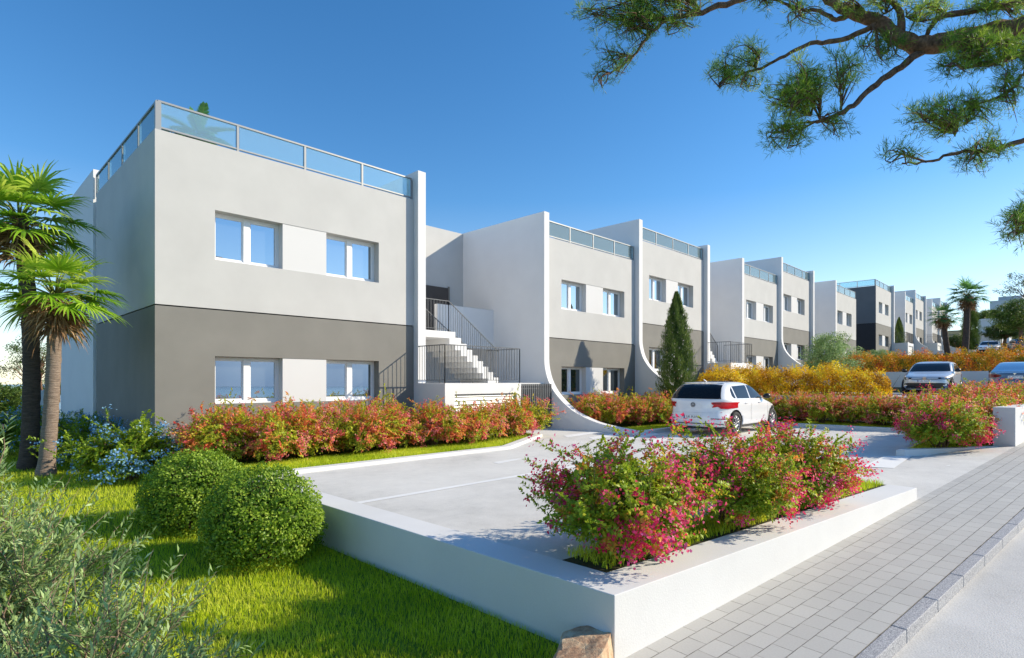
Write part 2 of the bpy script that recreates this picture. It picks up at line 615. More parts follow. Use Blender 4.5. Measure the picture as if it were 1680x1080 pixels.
def clump_leaves(cl, centers, radii, per, L, W, rng, tint0=.5, up=.0, spread=.18):
    """leaf clumps: `per` leaves round each centre"""
    n = len(centers)
    c = np.repeat(centers, per, 0)
    d = norm(rng.normal(size=(n * per, 3)))
    rad = np.repeat(np.broadcast_to(radii, (n,)), per) * rng.random(n * per) ** .45
    p = c + d * rad[:, None]
    tg = norm(np.cross(d, rng.normal(size=d.shape)))
    dd = norm(d * .35 + tg + np.array([0, 0, up]))
    tc = np.repeat(np.clip(rng.normal(tint0, .16, n), 0, 1), per)
    t = np.clip(tc + rng.normal(0, spread, n * per), 0, 1)
    cl.add(*leaves(p, dd, L * rng.uniform(.7, 1.3, n * per), W, t, rng, d + np.array([0, 0, .4])))


def hedge_mesh(name, seed, path, width, hgt, leafm, dens=900, L=.05, zf=None, lumps=.12):
    """long hedge: leaves through the outer skin of a lumpy swept mound"""
    rng = np.random.default_rng(seed)
    path = np.array(path, float)
    seg = np.linalg.norm(np.diff(path[:, :2], axis=0), axis=1); cum = np.concatenate([[0], np.cumsum(seg)]); tot = cum[-1]
    n = int(tot * dens)
    s = rng.uniform(0, tot, n)
    P = np.stack([np.interp(s, cum, path[:, k]) for k in range(3)], 1)
    i = np.clip(np.searchsorted(cum, s) - 1, 0, len(seg) - 1)
    tan = norm((path[1:] - path[:-1])[i] * np.array([1, 1, 0]))
    side = np.stack([-tan[:, 1], tan[:, 0], np.zeros(n)], 1)
    # cross-section: half-superellipse with bushy lumps along the length
    a = rng.uniform(-.15, 1.15, n) * math.pi
    lump = 1 + lumps * (np.sin(s * 4.1 + seed) * .6 + np.sin(s * 9.3 + a * 2.1 + seed * 2) * .6 + np.sin(s * 2.3 - a * 3) * .5 + np.sin(s * 17 + a * 7) * .5 + np.sin(s * 13 - a * 11) * .5)
    endf = np.clip(np.minimum(s, tot - s) / (.5 * width), 0, 1) ** .5
    k = lump * (.35 + .65 * endf) * rng.uniform(.72, 1.06, n)
    ca, sa = np.cos(a), np.sin(a)
    pw = .75
    ox = np.sign(ca) * np.abs(ca) ** pw * width * .5 * k
    oz = np.clip(np.sign(sa) * np.abs(sa) ** pw, -.1, 1) * hgt * k
    p = P + side * ox[:, None] + np.array([0, 0, 1.]) * np.maximum(oz, .03)[:, None]
    out = norm(side * (ca)[:, None] + np.array([0, 0, 1.]) * (np.abs(sa) + .3)[:, None])
    dd = norm(out * .45 + norm(np.cross(out, rng.normal(size=(n, 3)))) * .9 + np.array([0, 0, .25]))
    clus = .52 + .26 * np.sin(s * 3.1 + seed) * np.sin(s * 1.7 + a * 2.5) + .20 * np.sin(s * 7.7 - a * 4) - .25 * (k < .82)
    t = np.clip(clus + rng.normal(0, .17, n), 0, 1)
    V, Q, T = leaves(p, dd, L * rng.uniform(.7, 1.35, n), L * .55, t, rng, out)
    return np_mesh(name, V, Q, M[leafm], T), P


def hedge_core(path, width, hgt, name, parent):
    """twiggy dark inside of a hedge"""
    m = MB()
    rng = random.Random(7)
    for (a, b) in zip(path[:-1], path[1:]):
        a = Vector(a); b = Vector(b); n = max(2, int((b - a).length / .22))
        for i in range(n):
            p = a.lerp(b, (i + .5) / n)
            for k in range(5):
                q = p + Vector((rng.uniform(-.5, .5) * width * .8, rng.uniform(-.5, .5) * width * .8, hgt * rng.uniform(.5, .85)))
                m.tube([p + Vector((rng.uniform(-.1, .1), rng.uniform(-.1, .1), -.05)), q], [.012, .004], 3, cap=False)
    return m.build(name, M['stem'], parent, fix=False)


def blades(name, pts, hgt, wid, rng, parent=None, m='grass', lean=.5):
    """grass: every blade two segments, bending over"""
    n = len(pts)
    az = rng.uniform(0, 2 * math.pi, n)
    side = np.stack([np.cos(az), np.sin(az), np.zeros(n)], 1)
    az2 = rng.uniform(0, 2 * math.pi, n)
    ln = np.stack([np.cos(az2), np.sin(az2), np.zeros(n)], 1) * rng.uniform(.2, 1.3, n)[:, None] * lean
    h = hgt * rng.uniform(.55, 1.25, n)[:, None]
    w = wid * rng.uniform(.7, 1.2, n)[:, None]
    up = np.array([0, 0, 1.])
    mid = pts + up * h * .55 + ln * h * .28
    tip = pts + up * h + ln * h * .95
    V = np.stack([pts - side * w, pts + side * w, mid + side * w * .7, mid - side * w * .7, tip], 1).reshape(-1, 3)
    b = np.arange(n)[:, None] * 5
    Q = b + np.array([[0, 1, 2, 3]]); T = b + np.array([[3, 2, 4]])
    # patchy lawn colour: drier and lusher areas
    pt = .5 + .16 * np.sin(pts[:, 0] * 2.3 + 1.3 * np.sin(pts[:, 1] * 1.1)) + .10 * np.sin(pts[:, 1] * 5.1 + pts[:, 0] * 3.7)
    t = np.repeat(np.clip(pt + rng.normal(0, .2, n), 0, 1), 5)
    o = link_mesh(name, np_mesh(name, V, Q, M[m], t, T), parent)
    return o


def fan_palm_meshes(seed, R_=1.0, fronds=30, leaflets=30, dead=420, crown_h=.5, droop=.55, fm='frond', skirt=.72):
    """Washingtonia-like crown: pleated fan leaves on stalks; skirt of dead leaves hanging below"""
    rng = np.random.default_rng(seed)
    V, Q, T = [], [], []
    st = MB()
    def strip(p0, d, side, ln, w, dr, tint):
        k = len(V)
        p = p0.copy(); dd = d.copy()
        for i in range(5):
            ww = w * (.35, 1, .9, .55, .06)[i]
            V.append(p - side * ww); V.append(p + side * ww)
            T.extend([tint, tint])
            dd = norm(dd + np.array([0, 0, -dr * (.04, .1, .28, .5, 0)[i]]))
            p = p + dd * ln / 4
        for i in range(4): Q.append((k + 2 * i, k + 2 * i + 1, k + 2 * i + 3, k + 2 * i + 2))
    for f in range(fronds):
        az = f * 2.39996 + rng.uniform(-.2, .2)
        el = math.asin(np.clip(1.0 - 1.42 * (f + .5) / fronds, -1, 1)) + rng.uniform(-.1, .1)
        d = np.array([math.cos(az) * math.cos(el), math.sin(az) * math.cos(el), math.sin(el)])
        s = norm(np.cross(d, [0, 0, 1.]) + 1e-6); n = np.cross(s, d)
        pl = R_ * rng.uniform(.50, .74)
        p1 = d * pl + np.array([0, 0, -.06 * pl * 2])
        st.tube([(0, 0, -.05), (d * pl * .5 + np.array([0, 0, .02])).tolist(), p1.tolist()], [.022 * R_ + .004, .014 * R_, .009 * R_], 4, m=0)
        tilt = norm(d * .9 + n * rng.uniform(-.25, .15) + np.array([0, 0, -.15]))
        n2 = np.cross(s, tilt)
        base_t = np.clip(rng.normal(.5, .15) + .2 * (el > .2), .1, .95)
        for l in range(leaflets):
            a = (l / (leaflets - 1) - .5) * R(215)
            dl = norm(tilt * math.cos(a) + s * math.sin(a) + n2 * (.10 + .16 * (abs(a) / 2)) + rng.normal(size=3) * .03)
            ln = R_ * (.66 - .13 * abs(a)) * rng.uniform(.88, 1.08)
            sd = norm(np.cross(dl, n2) + .25 * n2 * (1 if l % 2 else -1))
            strip(p1, dl, sd, ln, .019 * R_ + .003, droop * rng.uniform(.9, 2.1), np.clip(base_t + rng.normal(0, .12), 0, 1))
    crown = np_mesh('fan_crown', np.array(V), np.array(Q), M[fm], np.array(T))
    V, Q, T = [], [], []
    for i in range(dead):
        az = rng.uniform(0, 2 * math.pi); z = -rng.uniform(.12, skirt) * R_
        o = np.array([math.cos(az), math.sin(az), 0])
        p = o * R_ * .12 + np.array([0, 0, z])
        d = norm(o * rng.uniform(.5, 1.25) + np.array([0, 0, rng.uniform(-.5, .35)]) + rng.normal(size=3) * .2)
        strip(p, d, norm(np.cross(d, rng.normal(size=3))), R_ * rng.uniform(.32, .66), .016 * R_, 1.7, np.clip(rng.normal(.5, .25), 0, 1))
    skirt_me = np_mesh('fan_skirt', np.array(V), np.array(Q), M['dead_frond'], np.array(T))
    return crown, skirt_me, st.mesh('fan_stalks', M['frond_stalk'], True, False)


M['frond_stalk'] = mat('frond_stalk', (.20, .24, .05), .5)


def fan_palm(meshes, name, label, base, top, bend, r0, r1, bark_m, rz=0, group=None, sc=1.0):
    t = thing(name, label, 'palm tree', base, 0, group)
    h = top[2] - base[2]
    d = Vector((top[0] - base[0], top[1] - base[1], h))
    m = MB()
    pts, rad = [], []
    n = max(24, int(h * 11))
    for i in range(n + 1):
        a = i / n
        p = Vector((d.x * a + bend[0] * math.sin(math.pi * a), d.y * a + bend[1] * math.sin(math.pi * a), h * a - .1 * (i == 0)))
        pts.append(p)
        rad.append((r0 + (r1 - r0) * a ** .8) * (1 + .05 * (i % 2) + .035 * math.sin(i * 1.7)) * (1.25 - .25 * min(1, a * 10)))
    m.tube(pts, rad, 18)
    m.build('trunk', bark_m, t, True, fix=False)
    for nm, me in zip(('crown', 'dead_skirt', 'leaf_stalks'), meshes):
        o = link_mesh(nm, me, t)
        o.location = d; o.rotation_euler = (0, 0, rz); o.scale = (sc, sc, sc)
    return t


def tree_meshes(seed, trunk_h, cr, ch, clumps, per, leaf, leafm, barkm='pine_bark', tr=.14, flat=.75, gap=.25):
    """broad tree: trunk, limbs reaching to the leaf clumps"""
    rng = np.random.default_rng(seed)
    m = MB()
    top = np.array([rng.normal() * .15, rng.normal() * .15, trunk_h])
    m.tube([(0, 0, -.3), (top * .5 + rng.normal(size=3) * .05).tolist(), top.tolist()], [tr * 1.3, tr, tr * .75], 8)
    C = []
    while len(C) < clumps:
        d = norm(rng.normal(size=3)); rr = rng.random() ** .4
        p = d * rr * np.array([cr, cr, ch * .5]) + np.array([0, 0, trunk_h + ch * .35])
        if p[2] < trunk_h * .62: continue
        if math.sin(p[0] * 2.2 / cr * 1.3 + seed) * math.sin(p[1] * 2.5 / cr) + .4 * math.sin(p[2] * 3) < -gap and rng.random() < .8: continue
        C.append(p)
    C = np.array(C)
    for i in range(0, clumps, max(1, clumps // 26)):
        a = top * rng.uniform(.7, 1); b = C[i]
        mid = (a + b) / 2 + np.array([0, 0, .08 * ch]) + rng.normal(size=3) * .08
        m.tube([a.tolist(), mid.tolist(), b.tolist()], [tr * .45, tr * .25, tr * .07], 5, cap=False)
    cl = Cloud()
    clump_leaves(cl, C, rng.uniform(.12, .22, clumps) * cr, per, leaf, leaf * .5, rng, .5, .15)
    return m.mesh('tree_trunk', M[barkm], True, False), cl.mesh('tree_crown', M[leafm])


def put_tree(meshes, name, label, cat, loc, rz=0, sc=1, group=None):
    t = thing(name, label, cat, loc, rz, group)
    t.scale = (sc,) * 3 if not isinstance(sc, tuple) else sc
    link_mesh('trunk', meshes[0], t); link_mesh('crown', meshes[1], t)
    return t


def cypress_meshes(seed, h, r, n=15000, leaf=.09):
    rng = np.random.default_rng(seed)
    z = rng.random(n) ** 1.05
    prof = np.interp(z, [0, .04, .15, .35, .6, .8, .93, 1], [.45, .75, .97, 1, .82, .5, .22, .02])
    az = rng.uniform(0, 2 * math.pi, n)
    lump = 1 + .16 * np.sin(az * 5 + z * 17) + .13 * np.sin(az * 9 - z * 31) + .1 * np.sin(z * 60 + az * 3)
    depth = rng.uniform(.62, 1.08, n)
    rad = r * prof * lump * depth
    p = np.stack([np.cos(az) * rad, np.sin(az) * rad, z * h + .1], 1)
    out = np.stack([np.cos(az), np.sin(az), np.zeros(n)], 1)
    d = norm(out * .35 + np.array([0, 0, 1.]) + rng.normal(size=(n, 3)) * .22)
    t = np.clip(.42 + .22 * np.sin(az * 5 + z * 17) + rng.normal(0, .17, n), 0, 1)
    V, Q, T = leaves(p, d, leaf * rng.uniform(.7, 1.6, n), leaf * .30, t, rng, out)
    m = MB(); m.tube([(0, 0, -.2), (0, 0, h * .5), (0, 0, h * .97)], [.09, .06, .01], 7)
    return m.mesh('cypress_trunk', M['pine_bark'], True, False), np_mesh('cypress_crown', V, Q, M['leaf_cyp'], T)

# ------------------------------------------------------------------ setting
WC = (-10.827, -10.126)                    # outer corner of the street wall
E2 = (.9934, -.1144); N2 = (-.1144, -.9934)  # along the street, towards the street
SLOPE = .0484


def stw(s, p, dz=0):
    return (WC[0] + E2[0] * s + N2[0] * p, WC[1] + E2[1] * s + N2[1] * p, -.479 + SLOPE * s + dz)


def lerp_table(x, t):
    return float(np.interp(x, [a for a, b in t], [b for a, b in t]))


G_T = [(-40, -1.2), (4, -1.1), (9, -.4), (10.6, .6), (21.5, .7), (24.5, 1.55), (41, 1.65), (48, 3.3), (64, 4.3), (92, 6.0), (160, 13), (260, 21), (600, 24)]


def ground_z(x, y):
    s = (x - WC[0]) * E2[0] + (y - WC[1]) * E2[1]
    gt = lerp_table(x, G_T)
    gs = min(gt, -1.0 + SLOPE * s) if x < 80 else gt
    k = min(1, max(0, (y + 12.5) / 3))
    z = gs + (gt - gs) * k
    drop = max(0, (-18 - x) * .30) + max(0, (-24 - .5 * max(0, x - 20) - y) * .35) + max(0, (y - 34 - max(0, x) * .6) * .2)
    z -= min(45, drop)
    return z


def grid_sheet(name, xs, ys, zf, m, kind='structure'):
    mb = MB()
    nx, ny = len(xs), len(ys)
    mb.v = [(x, y, zf(x, y)) for y in ys for x in xs]
    mb.f = [(j * nx + i, j * nx + i + 1, (j + 1) * nx + i + 1, (j + 1) * nx + i) for j in range(ny - 1) for i in range(nx - 1)]
    mb.m = [0] * len(mb.f)
    o = mb.build(name, m, None, True, fix=False)
    return tag(o, kind=kind)


def spaced(lo, hi, fine_lo, fine_hi, step):
    a = list(np.arange(fine_lo, fine_hi, step)) + [fine_hi]
    x = fine_lo; d = step
    while x > lo: d *= 1.35; x -= d; a.insert(0, max(lo, x))
    x = fine_hi; d = step
    while x < hi: d *= 1.35; x += d; a.append(min(hi, x))
    return a


grid_sheet('ground', spaced(-900, 1400, -60, 280, 4), spaced(-900, 900, -60, 80, 4), ground_z, M['land'])
tag(MB().quad((-9000, -9000, -34), (9000, -9000, -34), (9000, 9000, -34), (-9000, 9000, -34)).build('sea', M['sea'], fix=False), kind='structure')


def far_hills():
    mb = MB(); rng = random.Random(3)
    n = 90
    ring = []
    for i in range(n + 1):
        a = R(-150 + 150 * i / n)
        hh = 235 + .38 * (90 * math.sin(i * .31) + 60 * math.sin(i * .83 + 1) + 30 * math.sin(i * 1.9))
        ring.append((a, max(15, hh)))
    for a, hh in ring:
        c, s_ = math.cos(a), math.sin(a)
        mb.v += [(4200 * c, 4200 * s_, -60), (4900 * c, 4900 * s_, hh * .7), (5600 * c, 5600 * s_, hh), (7000 * c, 7000 * s_, -60)]
    for i in range(n):
        for j in range(3):
            mb.f.append((i * 4 + j, i * 4 + j + 1, i * 4 + 5 + j, i * 4 + 4 + j)); mb.m.append(0)
    tag(mb.build('hills', M['hills'], None, True), kind='structure')


far_hills()


def lawn_z(x, y):
    k = min(1, max(0, (y + 6) / 6.5)); k = k * k * (3 - 2 * k)
    return -.5 + .30 * k + .04 * math.sin(x * .7 + 1) * math.sin(y * .5) * (1 if x < -11.6 else .2) - max(0, (-17 - x)) * .03


grid_sheet('lawn', [-30 + .5 * i for i in range(39)] + [-10.75], [-16 + .5 * i for i in range(57)], lawn_z, M['turf'])

# street, pavement, kerb
ROT = math.atan2(E2[1], E2[0])


def street_obj(o):
    o.location = (WC[0], WC[1], -.479)
    o.rotation_euler = Matrix.Rotation(ROT, 3, 'Z').__matmul__(Matrix.Rotation(-math.atan(SLOPE), 3, 'Y')).to_euler()
    return tag(o, kind='structure')


pv = MB().box(-4.5, 75, -1.07, .0, -.12, 0)
o = street_obj(pv.build('pavement', M['pavers']))
for n_ in M['pavers'].node_tree.nodes:
    if n_.type == 'MAPPING': n_.inputs['Location'].default_value = (0, .12, 0)
street_obj(MB().box(-12, 75, -5.6, -1.1795, -.3, -.10).build('road', M['road']))
kb = MB()
for i in range(96):
    a = -3.42 + .77 * i
    kb.box(a + .006, a + .764, -1.18, -1.078, -.3, .004)
street_obj(kb.build('kerb', M['granite'], bevel=.006))
street_obj(MB().box(-12, 75, -1.077, -1.0715, -.3, -.012).build('kerb_joint', M['groove']))
street_obj(MB().box(-12, 75, -9, -5.6, -.4, -.03).build('verge', M['turf']))

# parking lot
def poly_sheet(name, pts, m, z=None, thick=.1):
    mb = MB()
    n = len(pts)
    P = [(p[0], p[1], p[2] if z is None else z) for p in pts]
    mb.add(P + [(p[0], p[1], p[2] - thick) for p in P], [tuple(range(n))] + [(i, i + n, (i + 1) % n + n, (i + 1) % n) for i in range(n)])
    return tag(mb.build(name, m), kind='structure')


LZ = -.02
A_ = stw(6.42, 0); B_ = stw(12.67, 0)
C_ = (-.35, -9.96, LZ); D_ = (*stw(6.42, -1.4)[:2], LZ)
PB = stw(6.42, -.82); PB0 = (-10.46, stw(.2, -.82)[1])
lot = [(-10.46, -3.34), (-5.06, -3.42), (-2.33, -1.97), (-2.2, 0.3), (.1, 0.3), (.25, -3.6), (6.05, -3.6), (6.05, -9.7), (1.5, -9.8), C_, D_, PB, PB0]
poly_sheet('parking_lot', lot, M['asphalt'], LZ)


def entrance():
    mb = MB(); n = 14
    for j in range(n + 1):
        for i in range(n + 1):
            u, v = i / n, j / n
            a = [A_[k] * (1 - u) + B_[k] * u for k in range(3)]; b = [D_[k] * (1 - u) + C_[k] * u for k in range(3)]
            w = v * v * (3 - 2 * v)
            mb.v.append((a[0] * (1 - v) + b[0] * v, a[1] * (1 - v) + b[1] * v, (a[2] - .002) * (1 - w) + b[2] * w))
    for j in range(n):
        for i in range(n):
            k = j * (n + 1) + i
            mb.f.append((k, k + 1, k + n + 2, k + n + 1)); mb.m.append(0)
    tag(mb.build('entrance_ramp', M['asphalt'], None, True, fix=False), kind='structure')


entrance()


def stripe(pts, z=LZ + .004):
    mb = MB(); n = len(pts)
    mb.add([(p[0], p[1], p[2] if len(p) > 2 else z) for p in pts], [tuple(range(n))])
    return tag(mb.build('road_marking', M['paint'], fix=False), kind='structure')


stripe([(-10.44, -6.11), (-5.35, -6.14), (-5.35, -6.02), (-10.44, -5.99)])
stripe([(-6.85, -4.88), (-6.05, -4.74), (-6.08, -4.64), (-6.8, -4.66)])
for k in range(4):
    x0 = -2.4 + .0 * k
    a = (-1.75 + k * .05, -2.25 - k * .82); b = (1.05 - k * .12, -1.95 - k * .82)
    if k == 0: b = (-.05, -2.05)
    stripe([a, (a[0] - .35, a[1] - .42), (b[0] - .35, b[1] - .42), b])


def ramp_z(x, y):
    s = (x - WC[0]) * E2[0] + (y - WC[1]) * E2[1]; p = (x - WC[0]) * N2[0] + (y - WC[1]) * N2[1]
    v = min(1, max(0, -p / 1.4)); w = v * v * (3 - 2 * v)
    return (-.479 + SLOPE * s) * (1 - w) + LZ * w + .012


for q in ([(-2.63, -9.77), (-.72, -9.71), (-.27, -10.12), (-2.34, -10.19)], [(-1.88, -10.43), (-.05, -10.30), (.75, -10.62), (-1.38, -10.86)]):
    n = 6; mb = MB()
    for j in range(n + 1):
        for i in range(n + 1):
            u, v = i / n, j / n
            x = (q[0][0] * (1 - u) + q[1][0] * u) * (1 - v) + (q[3][0] * (1 - u) + q[2][0] * u) * v
            y = (q[0][1] * (1 - u) + q[1][1] * u) * (1 - v) + (q[3][1] * (1 - u) + q[2][1] * u) * v
            mb.v.append((x, y, ramp_z(x, y)))
    for j in range(n):
        for i in range(n):
            k = j * (n + 1) + i
            mb.f.append((k, k + 1, k + n + 2, k + n + 1)); mb.m.append(0)
    tag(mb.build('road_marking', M['paint'], None, fix=False), kind='structure')


def kerb_strip(pts, w, z0, z1, name='kerb', m='concrete'):
    """low concrete edging along a polyline, w to the left of travel"""
    mb = MB()
    P = [Vector((p[0], p[1])) for p in pts]
    L = []
    for i, p in enumerate(P):
        a = (P[i] - P[i - 1]).normalized() if i else (P[1] - P[0]).normalized()
        b = (P[i + 1] - P[i]).normalized() if i < len(P) - 1 else a
        na = Vector((-a.y, a.x)); nb = Vector((-b.y, b.x)); nn = (na + nb).normalized()
        L.append(p + nn * w / max(.3, nn.dot(na)))
    n = len(P)
    for i in range(n - 1):
        mb.prism([P[i], P[i + 1], L[i + 1], L[i]], z0, z1)
    return tag(mb.build(name, M[m], bevel=.008), kind='structure')


kerb_strip([(-10.42, -3.34), (-5.06, -3.42), (-2.33, -1.97), (-2.21, -1.15)], .22, -.3, .045)
kerb_strip([(.27, -3.66), (6.05, -3.66), (6.05, -10.2)][::-1], -.16, -.3, .09) if False else None
kerb_strip([(.27, -3.64), (6.05, -3.64)], .16, -.3, .08)
kerb_strip([(6.05, -3.64), (6.05, -9.75)], .16, -.3, .10)
kerb_strip([(1.62, -11.28), (-.38, -10.06), (-.38, -9.8), (6.03, -9.78)][::-1], -.14, -.3, .11) if False else None
kerb_strip([(-.40, -10.02), (1.70, -11.32)][::-1], -.15, -.3, .12)
kerb_strip([(-.40, -9.86), (6.03, -9.75)], -.15, -.3, .10)

# planting beds (grass over soil)
def bed(pts, z): return poly_sheet('planting_bed', pts, M['turf'], z, .25)


def bed_slope(x, y):            # bed in front of the nearest house, falling to the lawn at its left end
    return .02 - .40 * min(1, max(0, (-10.5 - x) / 1.0))


grid_sheet('planting_bed', [-11.6 + .25 * i for i in range(26)], [-3.3 + .25 * i for i in range(15)], bed_slope, M['turf'])
bed([(-5.3, -3.2), (-5.06, -3.22), (-2.5, -1.85), (-2.4, -1.14), (-5.3, -1.14)], .02)
bed([(.25, -3.5), (6.05, -3.5), (6.05, .2), (.25, .2)], .03)
bed([(6.2, -3.8), (9.45, -3.8), (9.45, -12.4), (6.2, -12.2), (6.2, -9.7)], .05)
bed([(-.2, -9.98), (6.25, -9.88), (6.25, -12.2), (2.1, -11.7), (1.7, -11.2)], .06)
poly_sheet('planting_bed', [PB0, PB, stw(6.42, -.36), (-10.46, stw(.2, -.36)[1])], M['soil'], LZ + .01, .25)

# upper levels
L1, L2, L3 = .91, 1.86, 3.80
M['paving'] = stucco('pale_paving', (.52, .51, .49), .10, 40)
poly_sheet('upper_parking', [(9.7, -12.9), (22.8, -14.4), (22.8, -3.0), (21.6, .3), (5.95, .3), (5.95, -3.7), (9.7, -3.7)], M['paving'], L1)
poly_sheet('second_terrace', [(23.1, -16), (43, -18), (43, .3), (21.7, .3), (21.7, -2.9), (23.1, -2.9)], M['soil'], L2)
poly_sheet('third_terrace', [(45.5, -9), (90, -6), (90, .3), (45.5, .3)], M['soil'], L3)


def wall(name, label, pts, z0, z1, m='concrete', cat='wall'):
    """straight wall segments butted into one thing"""
    t = MB()
    for (p, q, th) in pts:
        p = Vector(p); q = Vector(q); d = (q - p).normalized(); nn = Vector((-d.y, d.x)) * th
        t.prism([p, q, q + nn, p + nn], z0, z1)
    return tag(t.build(name, M[m], bevel=.006), label, cat)


# street wall: two arms meeting at the corner, flush with the lot
Wt = .36
w0 = WC; w1 = stw(6.42, 0); inn = stw(6.42, -Wt)
mb = MB()
yi = (-10.827 + Wt)
ci = (yi, WC[1] + Wt * 1.0 - E2[1] * 0 - (Wt * .1144))
mb.prism([w0[:2], w1[:2], inn[:2], ci, (yi, -3.1), (WC[0], -3.1)], -1.1, .0)
tag(mb.build('street_wall', M['concrete'], bevel=.006), 'long low white wall bent round the corner of the near parking lot', 'wall')
rw = MB(); a = stw(12.67, 0); b = stw(34, 0); c = stw(34, -.37); d = stw(12.67, -.37)
rw.prism([a[:2], b[:2], c[:2], d[:2]], -.6, .949)
tag(rw.build('street_wall', M['concrete'], bevel=.006), 'white garden wall along the pavement beyond the lot entrance, at the right edge', 'wall')
wall('retaining_wall', 'low retaining wall below the grey hatchback, behind red flowering shrubs', [((9.55, -3.65), (9.55, -12.6), .3)], -.4, .95)
wall('retaining_wall', 'short retaining wall behind the white hatchback, mostly hidden by shrubs', [((6.1, -3.9), (9.5, -3.9), .2)], -.4, .93)
wall('retaining_wall', 'blue grey shaded retaining wall behind the parked grey hatchback and dark saloon', [((22.75, -2.9), (22.75, -16), .3)], -.2, 2.02)
wall('garden_wall', 'grey garden wall behind the two palm trunks at the left edge', [((-12.05, 12.2), (-11.2, 12.2), .2)], -1, 1.2)

# ------------------------------------------------------------------ houses
M['dark_side'] = stucco('shaded_slate', (.13, .14, .155), .08)  # darker side paint with the wall's shade put into the colour
M['darker_side'] = stucco('shaded_charcoal', (.035, .036, .042), .1)  # same for the lower storey: dark paint and shade in one colour
FIN = [(.0, 2.23), (-.03, 1.96), (-.15, 1.58), (-.38, 1.22), (-.70, .91), (-1.14, .60), (-1.61, .40), (-2.15, .24), (-2.71, .15), (-3.27, .09), (-3.66, .055)]
DEPTH = 11.3
ROOF, TOP, BAND = 6.38, 7.12, 2.985


def smooth_curve(pts, k=5):
    out = []
    P = [Vector(p) for p in pts]
    for i in range(len(P) - 1):
        p0 = P[max(i - 1, 0)]; p1 = P[i]; p2 = P[i + 1]; p3 = P[min(i + 2, len(P) - 1)]
        for j in range(k):
            t = j / k
            out.append(.5 * ((2 * p1) + (p2 - p0) * t + (2 * p0 - 5 * p1 + 4 * p2 - p3) * t * t + (3 * p1 - p0 - 3 * p2 + p3) * t ** 3))
    out.append(P[-1])
    return [(p.x, p.y) for p in out]


def fin(parent, x, style, th=.25):
    if style == 'curved':
        prof = [(DEPTH, -.6), (DEPTH, TOP), (0, TOP)] + smooth_curve(FIN) + [(-3.66, -.6)]
    elif style == 'curved_rear':
        prof = [(6.07, -.8), (11.4, -.8), (11.4, TOP), (6.07, TOP)]
    else:
        prof = [(DEPTH, -.6), (DEPTH, TOP), (0, TOP), (0, -.6)]
    o = MB().prism(prof, x, x + th, 'x').build('fin_wall', M['white'], parent)
    return o


def window_unit(parent, x0, x1, z0, z1, y, glass='glass'):
    """two-leaf window set at depth y (front of frame)"""
    f = MB(); t = .055
    f.box(x0, x1, y, y + .06, z1 - t, z1); f.box(x0, x1, y, y + .06, z0, z0 + t * 1.25)
    f.box(x0, x0 + t, y, y + .06, z0 + t * 1.25, z1 - t); f.box(x1 - t, x1, y, y + .06, z0 + t * 1.25, z1 - t)
    xm = (x0 + x1) / 2
    f.box(xm - .065, xm + .065, y - .012, y + .05, z0 + t * 1.25, z1 - t)
    # sash rails, a little behind the outer frame
    s = .03
    for a, b in ((x0 + t, xm - .065), (xm + .065, x1 - t)):
        f.box(a, b, y + .014, y + .05, z1 - t - s, z1 - t); f.box(a, b, y + .014, y + .05, z0 + t * 1.25, z0 + t * 1.25 + s)
        f.box(a, a + s, y + .014, y + .05, z0 + t * 1.25 + s, z1 - t - s); f.box(b - s, b, y + .014, y + .05, z0 + t * 1.25 + s, z1 - t - s)
    f.box(x0, x1, y - .05, y - .001, z0 - .001, z0 + .022)
    w = f.build('window', M['frame'], parent)
    p = MB()
    for a, b in ((x0 + t + s, xm - .065 - s), (xm + .065 + s, x1 - t - s)):
        p.quad((a, y + .03, z0 + .09), (b, y + .03, z0 + .09), (b, y + .03, z1 - t - s), (a, y + .03, z1 - t - s))
    p.build('pane', M[glass], w, fix=False)
    return w


def wall_front(mb, W, z0, z1, ox0, ox1, oz0, oz1, y=.2, dep=.3, x_lo=0):
    """wall slab with one opening (front face in cells, reveals, ends, top and bottom)"""
    xs = [x_lo, ox0, ox1, W]; zs = [z0, oz0, oz1, z1]
    for i in range(3):
        for j in range(3):
            if i == 1 and j == 1: continue
            mb.quad((xs[i], y, zs[j]), (xs[i + 1], y, zs[j]), (xs[i + 1], y, zs[j + 1]), (xs[i], y, zs[j + 1]))
    b = y + dep
    mb.quad((ox0, y, oz0), (ox0, b, oz0), (ox0, b, oz1), (ox0, y, oz1)); mb.quad((ox1, b, oz0), (ox1, y, oz0), (ox1, y, oz1), (ox1, b, oz1))
    mb.quad((ox0, y, oz1), (ox0, b, oz1), (ox1, b, oz1), (ox1, y, oz1)); mb.quad((ox0, b, oz0), (ox0, y, oz0), (ox1, y, oz0), (ox1, b, oz0))


